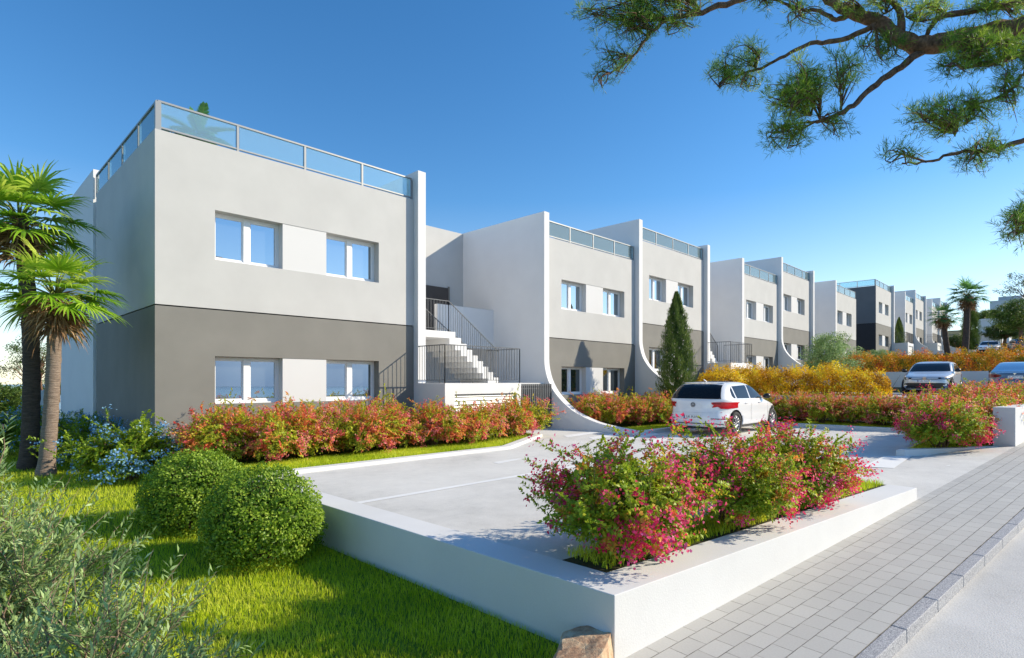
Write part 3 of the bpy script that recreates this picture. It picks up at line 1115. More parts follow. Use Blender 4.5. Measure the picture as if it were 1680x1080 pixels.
def railing(parent, pts, z, h=.585, post_at=None, corner=False):
    """glass balustrade along pts: rails here, each post and pane a child"""
    r = MB()
    for (a, b) in zip(pts[:-1], pts[1:]):
        a = Vector(a); b = Vector(b); d = (b - a).normalized(); n = Vector((-d.y, d.x)) * .022
        for (zz, hh, ww) in ((z + h - .035, .035, 1.25), (z + .05, .03, .9)):
            r.prism([a - n * ww, b - n * ww, b + n * ww, a + n * ww], zz, zz + hh)
    o = r.build('balustrade', M['metal'], parent)
    for (a, b) in zip(pts[:-1], pts[1:]):
        a = Vector(a); b = Vector(b); d = (b - a); L = d.length; d.normalize(); n = Vector((-d.y, d.x))
        k = max(1, round(L / 1.45))
        for i in range(k + 1):
            if i == k and b != Vector(pts[-1]): continue
            p = a + d * (L * i / k); w = .05 if (corner and tuple(p) == tuple(Vector(pts[1]))) else .024
            MB().box(p.x - w, p.x + w, p.y - w, p.y + w, z - .002, z + h - .036).build('post', M['metal'], o)
        for i in range(k):
            p = a + d * (L * i / k + .04); q = a + d * (L * (i + 1) / k - .04)
            MB().prism([p - n * .005, q - n * .005, q + n * .005, p + n * .005], z + .082, z + h - .04).build('glass_pane', M['rail_glass'], o)
    return o


def house(label, x0, W, z0, left=None, right=None, left_end=False, wx=1.1, group='terraced houses in the row', right_end=False, dark_side=False, low=-.7):
    t = thing('terraced_house', label, 'house', (x0, 0, z0), 0, group)
    a = .25 if left and not left_end else 0
    wx1 = wx + 3.9
    zu0, zu1 = 4.015, 5.04; zl0, zl1 = 1.03, 2.02
    up = MB(); wall_front(up, W, BAND + .015, ROOF, wx, wx1, zu0, zu1)
    yb = 5.75 if left_end else DEPTH - .3
    def shell(mb, z_lo, z_hi, top):
        a = 0 if left == 'end' else .012; b = W if right_end else W - .012
        mb.quad((a, .2, z_lo), (a, yb, z_lo), (a, yb, z_hi), (a, .2, z_hi))
        mb.quad((b, yb, z_lo), (b, .2, z_lo), (b, .2, z_hi), (b, yb, z_hi))
        mb.quad((W, yb, z_lo), (0, yb, z_lo), (0, yb, z_hi), (W, yb, z_hi))
        mb.quad((0, .2, z_hi), (W, .2, z_hi), (W, yb, z_hi), (0, yb, z_hi))
        mb.quad((0, .2, z_lo), (0, yb, z_lo), (W, yb, z_lo), (W, .2, z_lo))
    shell(up, BAND + .015, ROOF, True)
    up.build('upper_wall', M['upper'], t, fix=False)
    lo = MB(); wall_front(lo, W, low, BAND - .012, wx, wx1, zl0, zl1); shell(lo, low, BAND - .012, True)
    lo.build('lower_wall', M['lower'], t, fix=False)
    MB().box(.03, W - .03, .235, yb - .03, BAND - .02, BAND + .02).build('shadow_joint', M['groove'], t)
    for (z_0, z_1) in ((zu0, zu1), (zl0, zl1)):
        gl = 'glass_dim' if x0 > -5 and z_0 < 3 else 'glass'
        window_unit(t, wx + .002, wx + 1.42, z_0 + .002, z_1 - .002, .42, gl)
        window_unit(t, wx + 2.47, wx1 - .002, z_0 + .002, z_1 - .002, .42, gl)
        MB().box(wx + 1.42, wx + 2.47, .212, .5, z_0 + .003, z_1 - .003).build('infill_panel', M['panel'], t)
        MB().quad((wx, .497, z_0), (wx1, .497, z_0), (wx1, .497, z_1), (wx, .497, z_1)).build('window_backing', M['groove'], t, fix=False)
    if left == 'end':
        fin(t, -.012, 'curved_rear')
        # recessed strip between the front block and the rear fin
        s = MB(); s.box(.2, W, 5.75, DEPTH, low, ROOF - .01)
        s.build('rear_wall', M['upper'], t)
        for (za, zb) in ((3.9, 5.0), (.9, 2.1)): MB().box(.17, .2, 5.78, 6.05, za, zb).build('side_window', M['frame'], t)
    elif left: fin(t, 0, left)
    if right: fin(t, W, right)
    if dark_side:  # thin skins over the end wall, its shade painted into them
        MB().box(-.012, -.001, .2, yb, BAND + .015, ROOF).build('shaded_side_wall', M['dark_side'], t)
        MB().box(-.012, -.001, .2, yb, low, BAND - .012).build('shaded_side_wall', M['darker_side'], t)
    if right_end: MB().box(W, W + .012, .215, DEPTH - .4, low, BAND - .012).build('end_wall', M['lower'], t)
    if left_end: railing(t, [(.06, 6.0), (.06, .26), (W - .04, .26)], ROOF, corner=True)
    elif right_end: railing(t, [(a + .04, .26), (W - .06, .26), (W - .06, 6.0)], ROOF)
    else: railing(t, [(a + .04, .26), (W - .04, .26)], ROOF)
    return t


def stair_block(label, x0, W, z0, group='stair blocks between the houses'):
    """open stair between two fins: recessed wall with a door, landing box, flight, railings, gate"""
    t = thing('entrance_stair', label, 'staircase', (x0, 0, z0), 0, group)
    LZ_ = 1.455; rear = 4.1
    MB().box(.25, W, rear, rear + .3, -.6, TOP - .02).build('recessed_wall', M['upper'], t)
    d1_ = min(4.34, W - .5); d = MB().box(d1_ - 1.75, d1_, rear - .05, rear - .01, 2.98, 4.95).build('door', M['door'], t)
    MB().box(d1_ + .001, d1_ + .06, rear - .06, rear - .002, 2.98, 5.01).build('door_frame', M['lower'], t)
    h_ = MB().box(d1_ - .18, d1_ - .14, rear - .09, rear - .05, 3.95, 4.1).build('door_handle', M['metal'], d)
    # landing box with a louvred cupboard front
    bx1 = min(2.79, W - 1.5); fy = -1.13
    b = MB()
    b.quad((0, .0, -.3), (0, fy, -.3), (0, fy, LZ_), (0, .0, LZ_))
    b.quad((bx1, fy, -.3), (bx1, 0, -.3), (bx1, 0, LZ_), (bx1, fy, LZ_))
    b.quad((0, fy, LZ_), (bx1, fy, LZ_), (bx1, 0, LZ_), (0, 0, LZ_))
    ox0, ox1, oz1 = .32, bx1 - .18, 1.17
    for q in (((0, -.3), (ox0, LZ_)), ((ox1, -.3), (bx1, LZ_)), ((ox0, oz1), (ox1, LZ_))):
        b.quad((q[0][0], fy, q[0][1]), (q[1][0], fy, q[0][1]), (q[1][0], fy, q[1][1]), (q[0][0], fy, q[1][1]))
    for q in (((ox0, fy, -.3), (ox0, fy + .1, -.3), (ox0, fy + .1, oz1), (ox0, fy, oz1)), ((ox1, fy + .1, -.3), (ox1, fy, -.3), (ox1, fy, oz1), (ox1, fy + .1, oz1)),
              ((ox0, fy, oz1), (ox0, fy + .1, oz1), (ox1, fy + .1, oz1), (ox1, fy, oz1))): b.quad(*q)
    b.build('landing_box', M['white'], t)
    lv = MB()
    for i in range(14): lv.add([(ox0, fy + .05, -.2 + .1 * i), (ox1, fy + .05, -.2 + .1 * i), (ox1, fy + .09, -.112 + .1 * i), (ox0, fy + .09, -.112 + .1 * i)], [(0, 1, 2, 3)])
    lv.quad((ox0, fy + .095, -.3), (ox1, fy + .095, -.3), (ox1, fy + .095, oz1), (ox0, fy + .095, oz1))
    lv.build('louvred_panel', M['louvre'], t, fix=False)
    # floor of the landing inside the gap
    MB().box(.25, W, 0.002, rear - .002, LZ_ - .2, LZ_ - .003).build('landing_floor', M['concrete'], t)
    # flight rising to the left
    n = 9; sx = 3.9 if W > 4.5 else 3.2; run = 2.05; f = MB()
    dz = (3.0 - LZ_) / n
    y0, y1 = .95, 2.35
    for i in range(n):
        xa = sx - run * (i + 1) / n; xb = sx - run * i / n
        f.box(xa, xb, y0, y1, LZ_ + dz * max(0, i - 1.2), LZ_ + dz * (i + 1))
    f.build('stair_flight', M['white'], t)
    MB().box(.25, sx - run - .002, y0, rear - .003, 2.8, 3.0).build('upper_landing', M['white'], t)
    MB().box(2.55 if W > 4.5 else 1.9, W, 2.42, 2.58, 2.65, 4.05).build('parapet_wall', M['white'], t)
    def rail(pts, h, drop, name='stair_railing', step=.105):
        """vertical-bar railing along a 3-D polyline of floor points"""
        r = MB()
        for a, b_ in zip(pts[:-1], pts[1:]):
            a = Vector(a); b_ = Vector(b_); up = Vector((0, 0, h))
            r.bar(a + up, b_ + up, .016); r.bar(a + Vector((0, 0, drop)), b_ + Vector((0, 0, drop)), .010)
            k = max(1, int((b_ - a).length / step))
            for i in range(k + 1):
                p = a.lerp(b_, i / k)
                rr = .013 if i in (0, k) or i % 9 == 0 else .007
                r.bar(p + Vector((0, 0, drop if rr < .01 else 0)), p + up, rr)
        return r.build(name, M['dark_metal'], t, fix=False)
    rail([(.02, .06, LZ_), (.02, fy + .03, LZ_), (bx1 - .03, fy + .03, LZ_), (bx1 - .03, .3, LZ_)], .98, .08, 'landing_railing')
    rail([(sx + .05, y0 + .04, LZ_ + .1), (sx - run, y0 + .04, 3.0), (.3, y0 + .04, 3.0)], .92, .07)
    rail([(sx + .05, y1 - .03, LZ_ + .1), (sx - run, y1 - .03, 3.0)], .92, .07)
    g = MB()
    k = int((W - bx1 - .1) / .09)
    for i in range(k + 1): g.box(bx1 + .05 + i * .09, bx1 + .10 + i * .09, -.35, -.32, .05, 1.42)
    g.box(bx1 + .03, W - .02, -.318, -.29, 1.30, 1.36); g.box(bx1 + .03, W - .02, -.318, -.29, .12, .18)
    g.build('slatted_gate', M['dark_metal'], t)
    return t


H = [
    ('nearest house at the left with a glass railed roof terrace, red shrubs below its windows', -11.15, 6.06, 0, 'end', 'straight', True, 1.08, False),
    ('house right of the first stair with a cypress shadow above its lower windows', 0, 5.79, 0, 'curved', None, False, 1.13, False),
    ('house behind the tall cypress, raised one step above its left neighbour', 5.79, 6.05, L1 + .01, 'curved', 'straight', False, 1.09, False),
    ('house left of the olive shrub, with a dark railed stair at its left side', 15.86, 5.72, L1 + .01, 'straight', None, False, 1.0, False),
    ('house directly behind the olive shrub, left wall curving into the yellow hedge', 21.58, 5.91, L2, 'curved', 'straight', False, .9, False),
    ('house right of the olive shrub, last of the near row before the gap', 32.59, 6.44, L2, 'straight', None, False, 1.2, True),
    ('corner house with a dark shaded side wall and railed terrace beyond the gap', 45.68, 6.34, L3, 'end', 'straight', True, 1.1, False),
    ('house right of the small distant cypress, beyond the dark corner house', 57.25, 5.57, L3, 'straight', None, False, 1.0, False),
    ('distant house whose curved wall sweeps down left of the leaning palm', 62.8, 6.37, 4.62, 'curved', 'straight', False, 1.2, False),
    ('distant house behind the crown of the leaning palm', 73.35, 5.9, 4.7, 'curved', 'straight', False, 1.0, False),
    ('farthest plain house of the row, seen between the two distant palm trunks', 79.8, 6.0, 5.5, 'curved', 'straight', False, 1.0, True),
]
for (lab, x, W, z0, lf, rt, le, wx, re) in H:
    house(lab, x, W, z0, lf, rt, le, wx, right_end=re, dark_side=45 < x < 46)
stair_block('open stair with dark railings between the nearest house and the second one', -5.09, 5.09, 0)
stair_block('dark railed stair left of the house with the olive shrub, above the yellow hedge', 11.84, 4.02, L1 + .01)
stair_block('stair gap right of the olive shrub, hidden behind its top', 27.49, 5.1, L2)
stair_block('distant stair right of the dark corner house, behind the small cypress', 52.02, 5.23, L3)
stair_block('farthest stair, with railings left of the leaning palm trunk', 69.17, 4.18, 4.62)

# ------------------------------------------------------------------ cars
M['paint_white'] = mat('white_paint', (.80, .80, .80), .22)
M['paint_white'].node_tree.nodes['Principled BSDF'].inputs['Coat Weight'].default_value = .6
M['paint_grey'] = mat('silver_paint', (.62, .62, .61), .28, .35)
M['paint_grey'].node_tree.nodes['Principled BSDF'].inputs['Coat Weight'].default_value = .6
M['paint_dark'] = mat('graphite_paint', (.15, .165, .19), .2, .4)
M['paint_dark'].node_tree.nodes['Principled BSDF'].inputs['Coat Weight'].default_value = .8
M['car_glass'] = mat('car_glass', (.010, .011, .013), .03, 0, .28)
M['black_trim'] = mat('black_trim', (.018, .018, .018), .4)
M['tyre'] = mat('tyre', (.025, .025, .026), .85)
M['rim'] = mat('alloy', (.42, .42, .43), .3, .8)
M['rim_dark'] = mat('alloy_dark', (.06, .06, .065), .35, .6)
M['red_lamp'] = mat('red_lamp', (.55, .012, .018), .12)
M['dark_red_lamp'] = mat('dark_red_lamp', (.20, .008, .015), .12)
M['lamp_glass'] = mat('lamp_glass', (.55, .57, .60), .08, .6)
M['plate'] = mat('plate', (.85, .85, .83), .4)
M['ink'] = mat('plate_ink', (.02, .02, .02), .5)
M['plate_blue'] = mat('plate_blue', (.02, .05, .25), .4)
M['chrome'] = mat('chrome', (.7, .7, .72), .12, 1)

HATCH = [  # z, rear x, front x, half-width, roundness
    (.20, -1.86, 1.86, .78, 5), (.27, -1.97, 1.97, .84, 5), (.38, -2.025, 2.03, .868, 5), (.50, -2.03, 2.04, .873, 4.6), (.60, -2.01, 2.035, .866, 4.4),
    (.68, -1.985, 2.01, .868, 4.4), (.735, -1.975, 1.965, .872, 4.4), (.78, -1.97, 1.86, .874, 4.4), (.83, -1.965, 1.66, .873, 4.5), (.88, -1.955, 1.40, .868, 4.8),
    (.925, -1.945, 1.16, .858, 5.2), (.965, -1.925, .98, .842, 6), (1.02, -1.885, .86, .818, 6.5), (1.10, -1.815, .715, .785, 7), (1.18, -1.735, .565, .754, 7),
    (1.26, -1.655, .41, .722, 7), (1.32, -1.575, .27, .692, 6.5), (1.36, -1.50, .15, .664, 6), (1.392, -1.38, .02, .628, 5.5), (1.418, -1.20, -.10, .57, 5), (1.436, -.98, -.24, .48, 4.5), (1.447, -.76, -.40, .33, 4)]
SEDAN = [
    (.17, -2.15, 2.15, .80, 5), (.25, -2.28, 2.27, .88, 5), (.38, -2.345, 2.33, .91, 4.6), (.52, -2.35, 2.345, .92, 4.4), (.62, -2.335, 2.32, .918, 4.2), (.70, -2.31, 2.25, .917, 4.2),
    (.77, -2.29, 2.08, .915, 4.2), (.83, -2.28, 1.80, .912, 4.4), (.89, -2.27, 1.50, .905, 4.6), (.94, -2.25, 1.27, .893, 5), (.985, -2.05, 1.10, .872, 5), (1.02, -1.90, .98, .85, 5.5),
    (1.08, -1.72, .84, .81, 6), (1.16, -1.50, .66, .76, 6), (1.24, -1.27, .48, .71, 6), (1.31, -1.04, .30, .665, 6), (1.365, -.83, .13, .625, 5.5), (1.405, -.62, -.02, .58, 5), (1.428, -.45, -.12, .50, 5), (1.44, -.35, -.2, .34, 4)]


class Body:
    def __init__(s, tab):
        z = np.array([t[0] for t in tab]); s.z = z
        s.t = [np.array([t[k] for t in tab]) for k in range(1, 5)]

    def at(s, z): return [float(np.interp(z, s.z, a)) for a in s.t]

    def side(s, x, z):
        xr, xf, w, n = s.at(z); c = (xr + xf) / 2; a = (xf - xr) / 2
        return w * max(0, 1 - min(1, abs((x - c) / a)) ** n) ** (1 / n)

    def end(s, y, z, front):
        xr, xf, w, n = s.at(z); c = (xr + xf) / 2; a = (xf - xr) / 2
        k = a * max(0, 1 - min(1, abs(y / w)) ** n) ** (1 / n)
        return c + k if front else c - k

    def mesh(s, m, axles, wr):
        N = 112; mb = MB()
        zz = []
        for a, b in zip(s.z[:-1], s.z[1:]): zz += [a, (a + b) / 2]
        zz.append(s.z[-1])
        for z in zz:
            xr, xf, w, n = s.at(z); c = (xr + xf) / 2; a = (xf - xr) / 2
            for i in range(N):
                t = 2 * math.pi * (i + .5) / N
                co, si = math.cos(t), math.sin(t)
                # even spacing round the superellipse
                r = (abs(co) ** n + abs(si) ** n) ** (-1 / n)
                mb.v.append((c + a * r * co, w * r * si, z))
        for j in range(len(zz) - 1):
            for i in range(N):
                mb.f.append((j * N + i, j * N + (i + 1) % N, (j + 1) * N + (i + 1) % N, (j + 1) * N + i)); mb.m.append(0)
        mb.f.append(tuple(range(N))[::-1]); mb.m.append(0)
        e = (len(zz) - 1) * N
        mb.f.append(tuple(e + i for i in range(N))); mb.m.append(0)
        o = mb.build('body', [m, M['black_trim']], None, True)
        for ax in axles:
            for sg in (-1, 1):
                c = MB().lathe([(0, sg * .5), (wr + .045, sg * .5), (wr + .045, sg * 1.2), (0, sg * 1.2)], 40, 'y', (ax, 0, wr)).build('cut', M['black_trim'])
                b = o.modifiers.new('b', 'BOOLEAN'); b.operation = 'DIFFERENCE'; b.object = c; b.solver = 'EXACT'
                bpy.context.view_layer.update()
                me = bpy.data.meshes.new_from_object(o.evaluated_get(bpy.context.evaluated_depsgraph_get()))
                o.modifiers.clear(); o.data = me
                bpy.data.objects.remove(c)
        return o

    def patch(s, lo, hi, view, off=.004, nx=10, nz=5):
        """surface patch between a lower and an upper outline. view: 'l'/'r' sides take (x,z); 'f'/'b' take (y,z)"""
        mb = MB()
        def along(P, t):
            d = [0]
            for a, b in zip(P[:-1], P[1:]): d.append(d[-1] + math.hypot(b[0] - a[0], b[1] - a[1]))
            t *= d[-1] if d[-1] > 0 else 1
            return (float(np.interp(t, d, [p[0] for p in P])), float(np.interp(t, d, [p[1] for p in P])))
        for j in range(nz + 1):
            for i in range(nx + 1):
                a = along(lo, i / nx); b = along(hi, i / nx); k = j / nz
                q, z = a[0] * (1 - k) + b[0] * k, a[1] * (1 - k) + b[1] * k
                e = .004
                if view in 'lr':
                    sg = 1 if view == 'l' else -1
                    y = s.side(q, z)
                    n_ = Vector((-(s.side(q + e, z) - s.side(q - e, z)) / (2 * e), 1, -(s.side(q, z + e) - s.side(q, z - e)) / (2 * e))).normalized() * off
                    mb.v.append((q + n_.x, sg * (y + n_.y), z + n_.z))
                else:
                    fr = view == 'f'; f_ = 1 if fr else -1
                    x = s.end(q, z, fr)
                    n_ = Vector((1, -f_ * (s.end(q + e, z, fr) - s.end(q - e, z, fr)) / (2 * e), -f_ * (s.end(q, z + e, fr) - s.end(q, z - e, fr)) / (2 * e)))
                    n_ = n_.normalized() * off
                    mb.v.append((x + f_ * n_.x, q + n_.y, z + n_.z))
        for j in range(nz):
            for i in range(nx):
                k = j * (nx + 1) + i
                mb.f.append((k, k + 1, k + nx + 2, k + nx + 1)); mb.m.append(0)
        return mb


def text_mesh(txt, size, extrude, m):
    cu = bpy.data.curves.new('t', 'FONT'); cu.body = txt; cu.size = size; cu.extrude = extrude
    cu.align_x = 'CENTER'; cu.align_y = 'CENTER'
    o = bpy.data.objects.new('t', cu); COL.objects.link(o)
    bpy.context.view_layer.update()
    me = bpy.data.meshes.new_from_object(o.evaluated_get(bpy.context.evaluated_depsgraph_get()))
    bpy.data.objects.remove(o)
    me.materials.clear(); me.materials.append(m)
    return me


def wheel_meshes(r=.325, w=.205):
    t = MB()
    prof = [(r * .66, -w * .42), (r * .70, -w * .5), (r * .93, -w * .5), (r * .985, -w * .40), (r, -w * .25), (r, w * .25), (r * .985, w * .40), (r * .93, w * .5), (r * .70, w * .5), (r * .66, w * .42)]
    t.lathe(prof, 40, 'y')
    tm = t.mesh('wheel', M['tyre'], True)
    k = MB()
    k.lathe([(r * .67, w * .40), (r * .64, w * .45), (r * .60, w * .40), (r * .60, -w * .3)], 36, 'y', m=0)
    k.lathe([(0, -.0), (r * .6, -.0)], 30, 'y', m=1)
    k.lathe([(0, w * .40), (r * .14, w * .38), (r * .16, w * .1)], 18, 'y', m=0)
    for i in range(5):
        for dv in (-.19, .19):
            a0 = 2 * math.pi * i / 5; a1 = a0 + dv * 1.5
            p = (math.cos(a0 + dv * .4) * r * .10, w * .36, math.sin(a0 + dv * .4) * r * .10); q = (math.cos(a1) * r * .62, w * .42, math.sin(a1) * r * .62)
            k.bar(p, q, .017, 5, .014, m=0)
    rm = k.mesh('rim', [M['rim'], M['rim_dark']], True)
    return tm, rm


WT, WR = wheel_meshes()


def add_wheels(t, axles, track, wr=.325):
    for ax in axles:
        for sg in (-1, 1):
            o = link_mesh('wheel', WT, t); o.location = (ax, sg * track / 2, wr)
            r_ = link_mesh('rim', WR, o)
            if sg < 0: r_.rotation_euler = (0, 0, math.pi)


def plate(t, loc, rz, txt, w=.47, h=.11):
    p = MB().box(-w / 2, w / 2, -.006, .006, -h / 2, h / 2)
    o = p.build('license_plate', M['plate'], t)
    o.location = loc; o.rotation_euler = (0, 0, rz)
    l = link_mesh('lettering', text_mesh(txt, .086, .001, M['ink']), o); l.rotation_euler = (R(90), 0, 0); l.location = (.02, -.0075, 0)
    b = MB().box(-w / 2 + .004, -w / 2 + .038, -.0075, -.004, -h / 2 + .004, h / 2 - .004).build('plate_band', M['plate_blue'], o)
    return o


def roundel(t, loc, face, r=.062):
    """round emblem: ring with a V over a W"""
    m = MB()
    m.lathe([(r, 0), (r, .008), (r * .87, .008), (r * .87, 0)], 32, 'y')
    def st(a, b): m.add([(a[0] * r - .0045, .001, a[1] * r), (a[0] * r + .0045, .001, a[1] * r), (b[0] * r + .0045, .001, b[1] * r), (b[0] * r - .0045, .001, b[1] * r),
                         (a[0] * r - .0045, .007, a[1] * r), (a[0] * r + .0045, .007, a[1] * r), (b[0] * r + .0045, .007, b[1] * r), (b[0] * r - .0045, .007, b[1] * r)],
                        [(0, 1, 2, 3), (4, 5, 6, 7), (0, 1, 5, 4), (1, 2, 6, 5), (2, 3, 7, 6), (3, 0, 4, 7)])
    for sg in (-1, 1):
        st((sg * .36, .80), (0, .10)); st((sg * .70, .50), (sg * .34, -.74)); st((sg * .34, -.74), (0, -.02))
    o = m.build('emblem', M['black_trim'] if face == 'b' else M['chrome'], t)
    o.location = loc; o.rotation_euler = (0, 0, R(90) if face == 'b' else R(-90))
    return o


def hatchback(name, label, paint, loc, rz, txt, dark_roof=True):
    t = thing(name, label, 'car', loc, rz); t.scale = (1.05, 1.05, 1.05)
    B = Body(HATCH); ax = (-1.22, 1.33)
    b = B.mesh(paint, ax, .325); b.parent = t
    g = M['car_glass']
    B.patch([(-.70, .985), (.70, .985)], [(-.585, 1.345), (-.2, 1.372), (.2, 1.372), (.585, 1.345)], 'b', .006, 16, 8).build('rear_window', g, t, True)
    B.patch([(-.72, .995), (.72, .995)], [(-.60, 1.345), (.60, 1.345)], 'f', .006, 16, 8).build('windshield', g, t, True)
    for v in 'lr':
        B.patch([(-.24, .985), (.70, .975)], [(-.22, 1.345), (.02, 1.335), (.22, 1.26), (.70, .995)][:3] + [(.62, 1.04)], v, .005, 14, 5).build('side_window', g, t, True)
        B.patch([(-1.12, .995), (-.32, .985)], [(-1.18, 1.315), (-.28, 1.345)], v, .005, 10, 5).build('side_window', g, t, True)
        B.patch([(-1.38, 1.06), (-1.30, 1.0), (-1.20, .997)], [(-1.36, 1.22), (-1.25, 1.30)], v, .005, 6, 4).build('quarter_window', g, t, True)
        for x in (-.62, .30):
            sg = 1 if v == 'l' else -1
            y = B.side(x, .86)
            MB().box(x - .09, x + .09, y * sg - .004, y * sg + .026 * sg, .85, .875).build('door_handle', paint, t, bevel=.006)
            B.patch([(x + (.62 if x > 0 else .33), .34), (x + (.628 if x > 0 else .338), .34)], [(x + (.62 if x > 0 else .33), .97), (x + (.628 if x > 0 else .338), .97)], v, .0025, 1, 10).build('door_seam', M['black_trim'], t)
        B.patch([(-1.0, .215), (1.0, .215)], [(-.98, .285), (.98, .285)], v, .006, 10, 2).build('sill_trim', M['black_trim'], t, True)
        sg = 1 if v == 'l' else -1
        mm = MB(); mm.tube([(.62, sg * .84, 1.01), (.63, sg * .90, 1.03), (.63, sg * .98, 1.04), (.61, sg * 1.03, 1.04)], [.03, .075, .08, .045], 8)
        mm.build('mirror', M['black_trim'], t, True)
    for sg in (-1, 1):
        lo = [(sg * .855, .75), (sg * .78, .725), (sg * .68, .735), (sg * .62, .80), (sg * .50, .85)]
        hi = [(sg * .862, .895), (sg * .74, .91), (sg * .60, .905), (sg * .49, .895)]
        B.patch(lo, hi, 'b', .014, 40, 8).build('taillight', M['red_lamp'], t, True)
        B.patch([(sg * .68, .85), (sg * .53, .86)], [(sg * .70, .892), (sg * .53, .888)], 'b', .015, 8, 2).build('lamp_inset', M['dark_red_lamp'], t, True)
        v = 'l' if sg > 0 else 'r'
        B.patch([(-1.93, .76), (-1.82, .80)], [(-1.90, .89), (-1.70, .885)], v, .008, 6, 4).build('taillight', M['red_lamp'], t, True)
        B.patch([(sg * .80, .455), (sg * .50, .462)], [(sg * .80, .475), (sg * .50, .485)], 'b', .008, 8, 1).build('reflector', M['dark_red_lamp'], t, True)
        # front: headlights, intakes
        B.patch([(sg * .84, .66), (sg * .66, .645), (sg * .44, .655)], [(sg * .845, .735), (sg * .66, .742), (sg * .44, .715)], 'f', .006, 12, 4).build('headlight', M['black_trim'], t, True)
        for c_, w_ in ((.76, .055), (.60, .06)):
            B.patch([(sg * (c_ - w_), .675), (sg * (c_ + w_), .675)], [(sg * (c_ - w_), .722), (sg * (c_ + w_), .722)], 'f', .011, 6, 3).build('lamp', M['lamp_glass'], t, True)
        B.patch([(sg * .46, .675), (sg * .10, .670)], [(sg * .46, .692), (sg * .10, .690)], 'f', .010, 8, 1).build('light_bar', M['plate'], t, True)
        B.patch([(sg * .80, .40), (sg * .70, .30), (sg * .66, .305)], [(sg * .74, .47), (sg * .66, .42), (sg * .60, .41)], 'f', .013, 5, 3).build('fog_light_surround', M['chrome'], t, True)
        MB().tube([(-2.012, sg * -.0 + .55, .255), (-2.045, .55, .255)], [.035, .037], 12).build('exhaust', M['chrome'], t, True) if sg > 0 else None
    B.patch([(-.80, .29), (-.6, .255), (.6, .255), (.80, .29)], [(-.84, .44), (-.6, .50), (.6, .50), (.84, .44)], 'f', .008, 18, 4).build('lower_grille', M['black_trim'], t, True)
    B.patch([(-.45, .645), (.45, .645)], [(-.45, .665), (.45, .665)], 'f', .008, 12, 1).build('upper_grille', M['black_trim'], t, True)
    B.patch([(-.74, .21), (.74, .21)], [(-.72, .262), (.72, .262)], 'b', .012, 14, 2).build('diffuser', M['black_trim'], t, True)
    B.patch([(-.80, .27), (-.68, .335), (.68, .335), (.80, .27)], [(-.81, .285), (-.69, .356), (.69, .356), (.81, .285)], 'b', .010, 16, 1).build('bumper_trim', M['black_trim'], t, True)
    B.patch([(-.80, .622), (.80, .622)], [(-.80, .628), (.80, .628)], 'b', .003, 16, 1).build('hatch_seam', M['louvre'], t, True)
    B.patch([(-.60, 1.376), (.60, 1.376)], [(-.57, 1.398), (.57, 1.398)], 'b', .03, 12, 2).build('spoiler', paint, t, True)
    if dark_roof:
        rp = MB()
        n = 10
        for j in range(n + 1):
            for i in range(n + 1):
                x = -1.30 + 1.15 * i / n; y = -.50 + 1.0 * j / n
                lo_, hi_ = 1.30, 1.449
                for _ in range(18):
                    mid = (lo_ + hi_) / 2
                    if B.side(x, mid) > abs(y) and B.at(mid)[0] < x < B.at(mid)[1]: lo_ = mid
                    else: hi_ = mid
                rp.v.append((x, y, lo_ + .006))
        for j in range(n):
            for i in range(n):
                k = j * (n + 1) + i; rp.f.append((k, k + 1, k + n + 2, k + n + 1)); rp.m.append(0)
        rp.build('roof_panel', M['black_trim'], t, True, fix=False)
        an = MB(); an.tube([(-1.22, 0, 1.435), (-1.34, 0, 1.50), (-1.36, 0, 1.505)], [.035, .012, .004], 6); an.build('antenna', paint, t, True)
    plate(t, (B.end(0, .51, False) - .012, 0, .51), R(-90), txt)
    plate(t, (B.end(0, .555, True) + .016, 0, .575), R(90), txt)
    roundel(t, (B.end(0, .83, False) - .006, 0, .83), 'b')
    roundel(t, (B.end(0, .685, True) + .014, 0, .69), 'f')
    add_wheels(t, ax, 1.53)
    return t


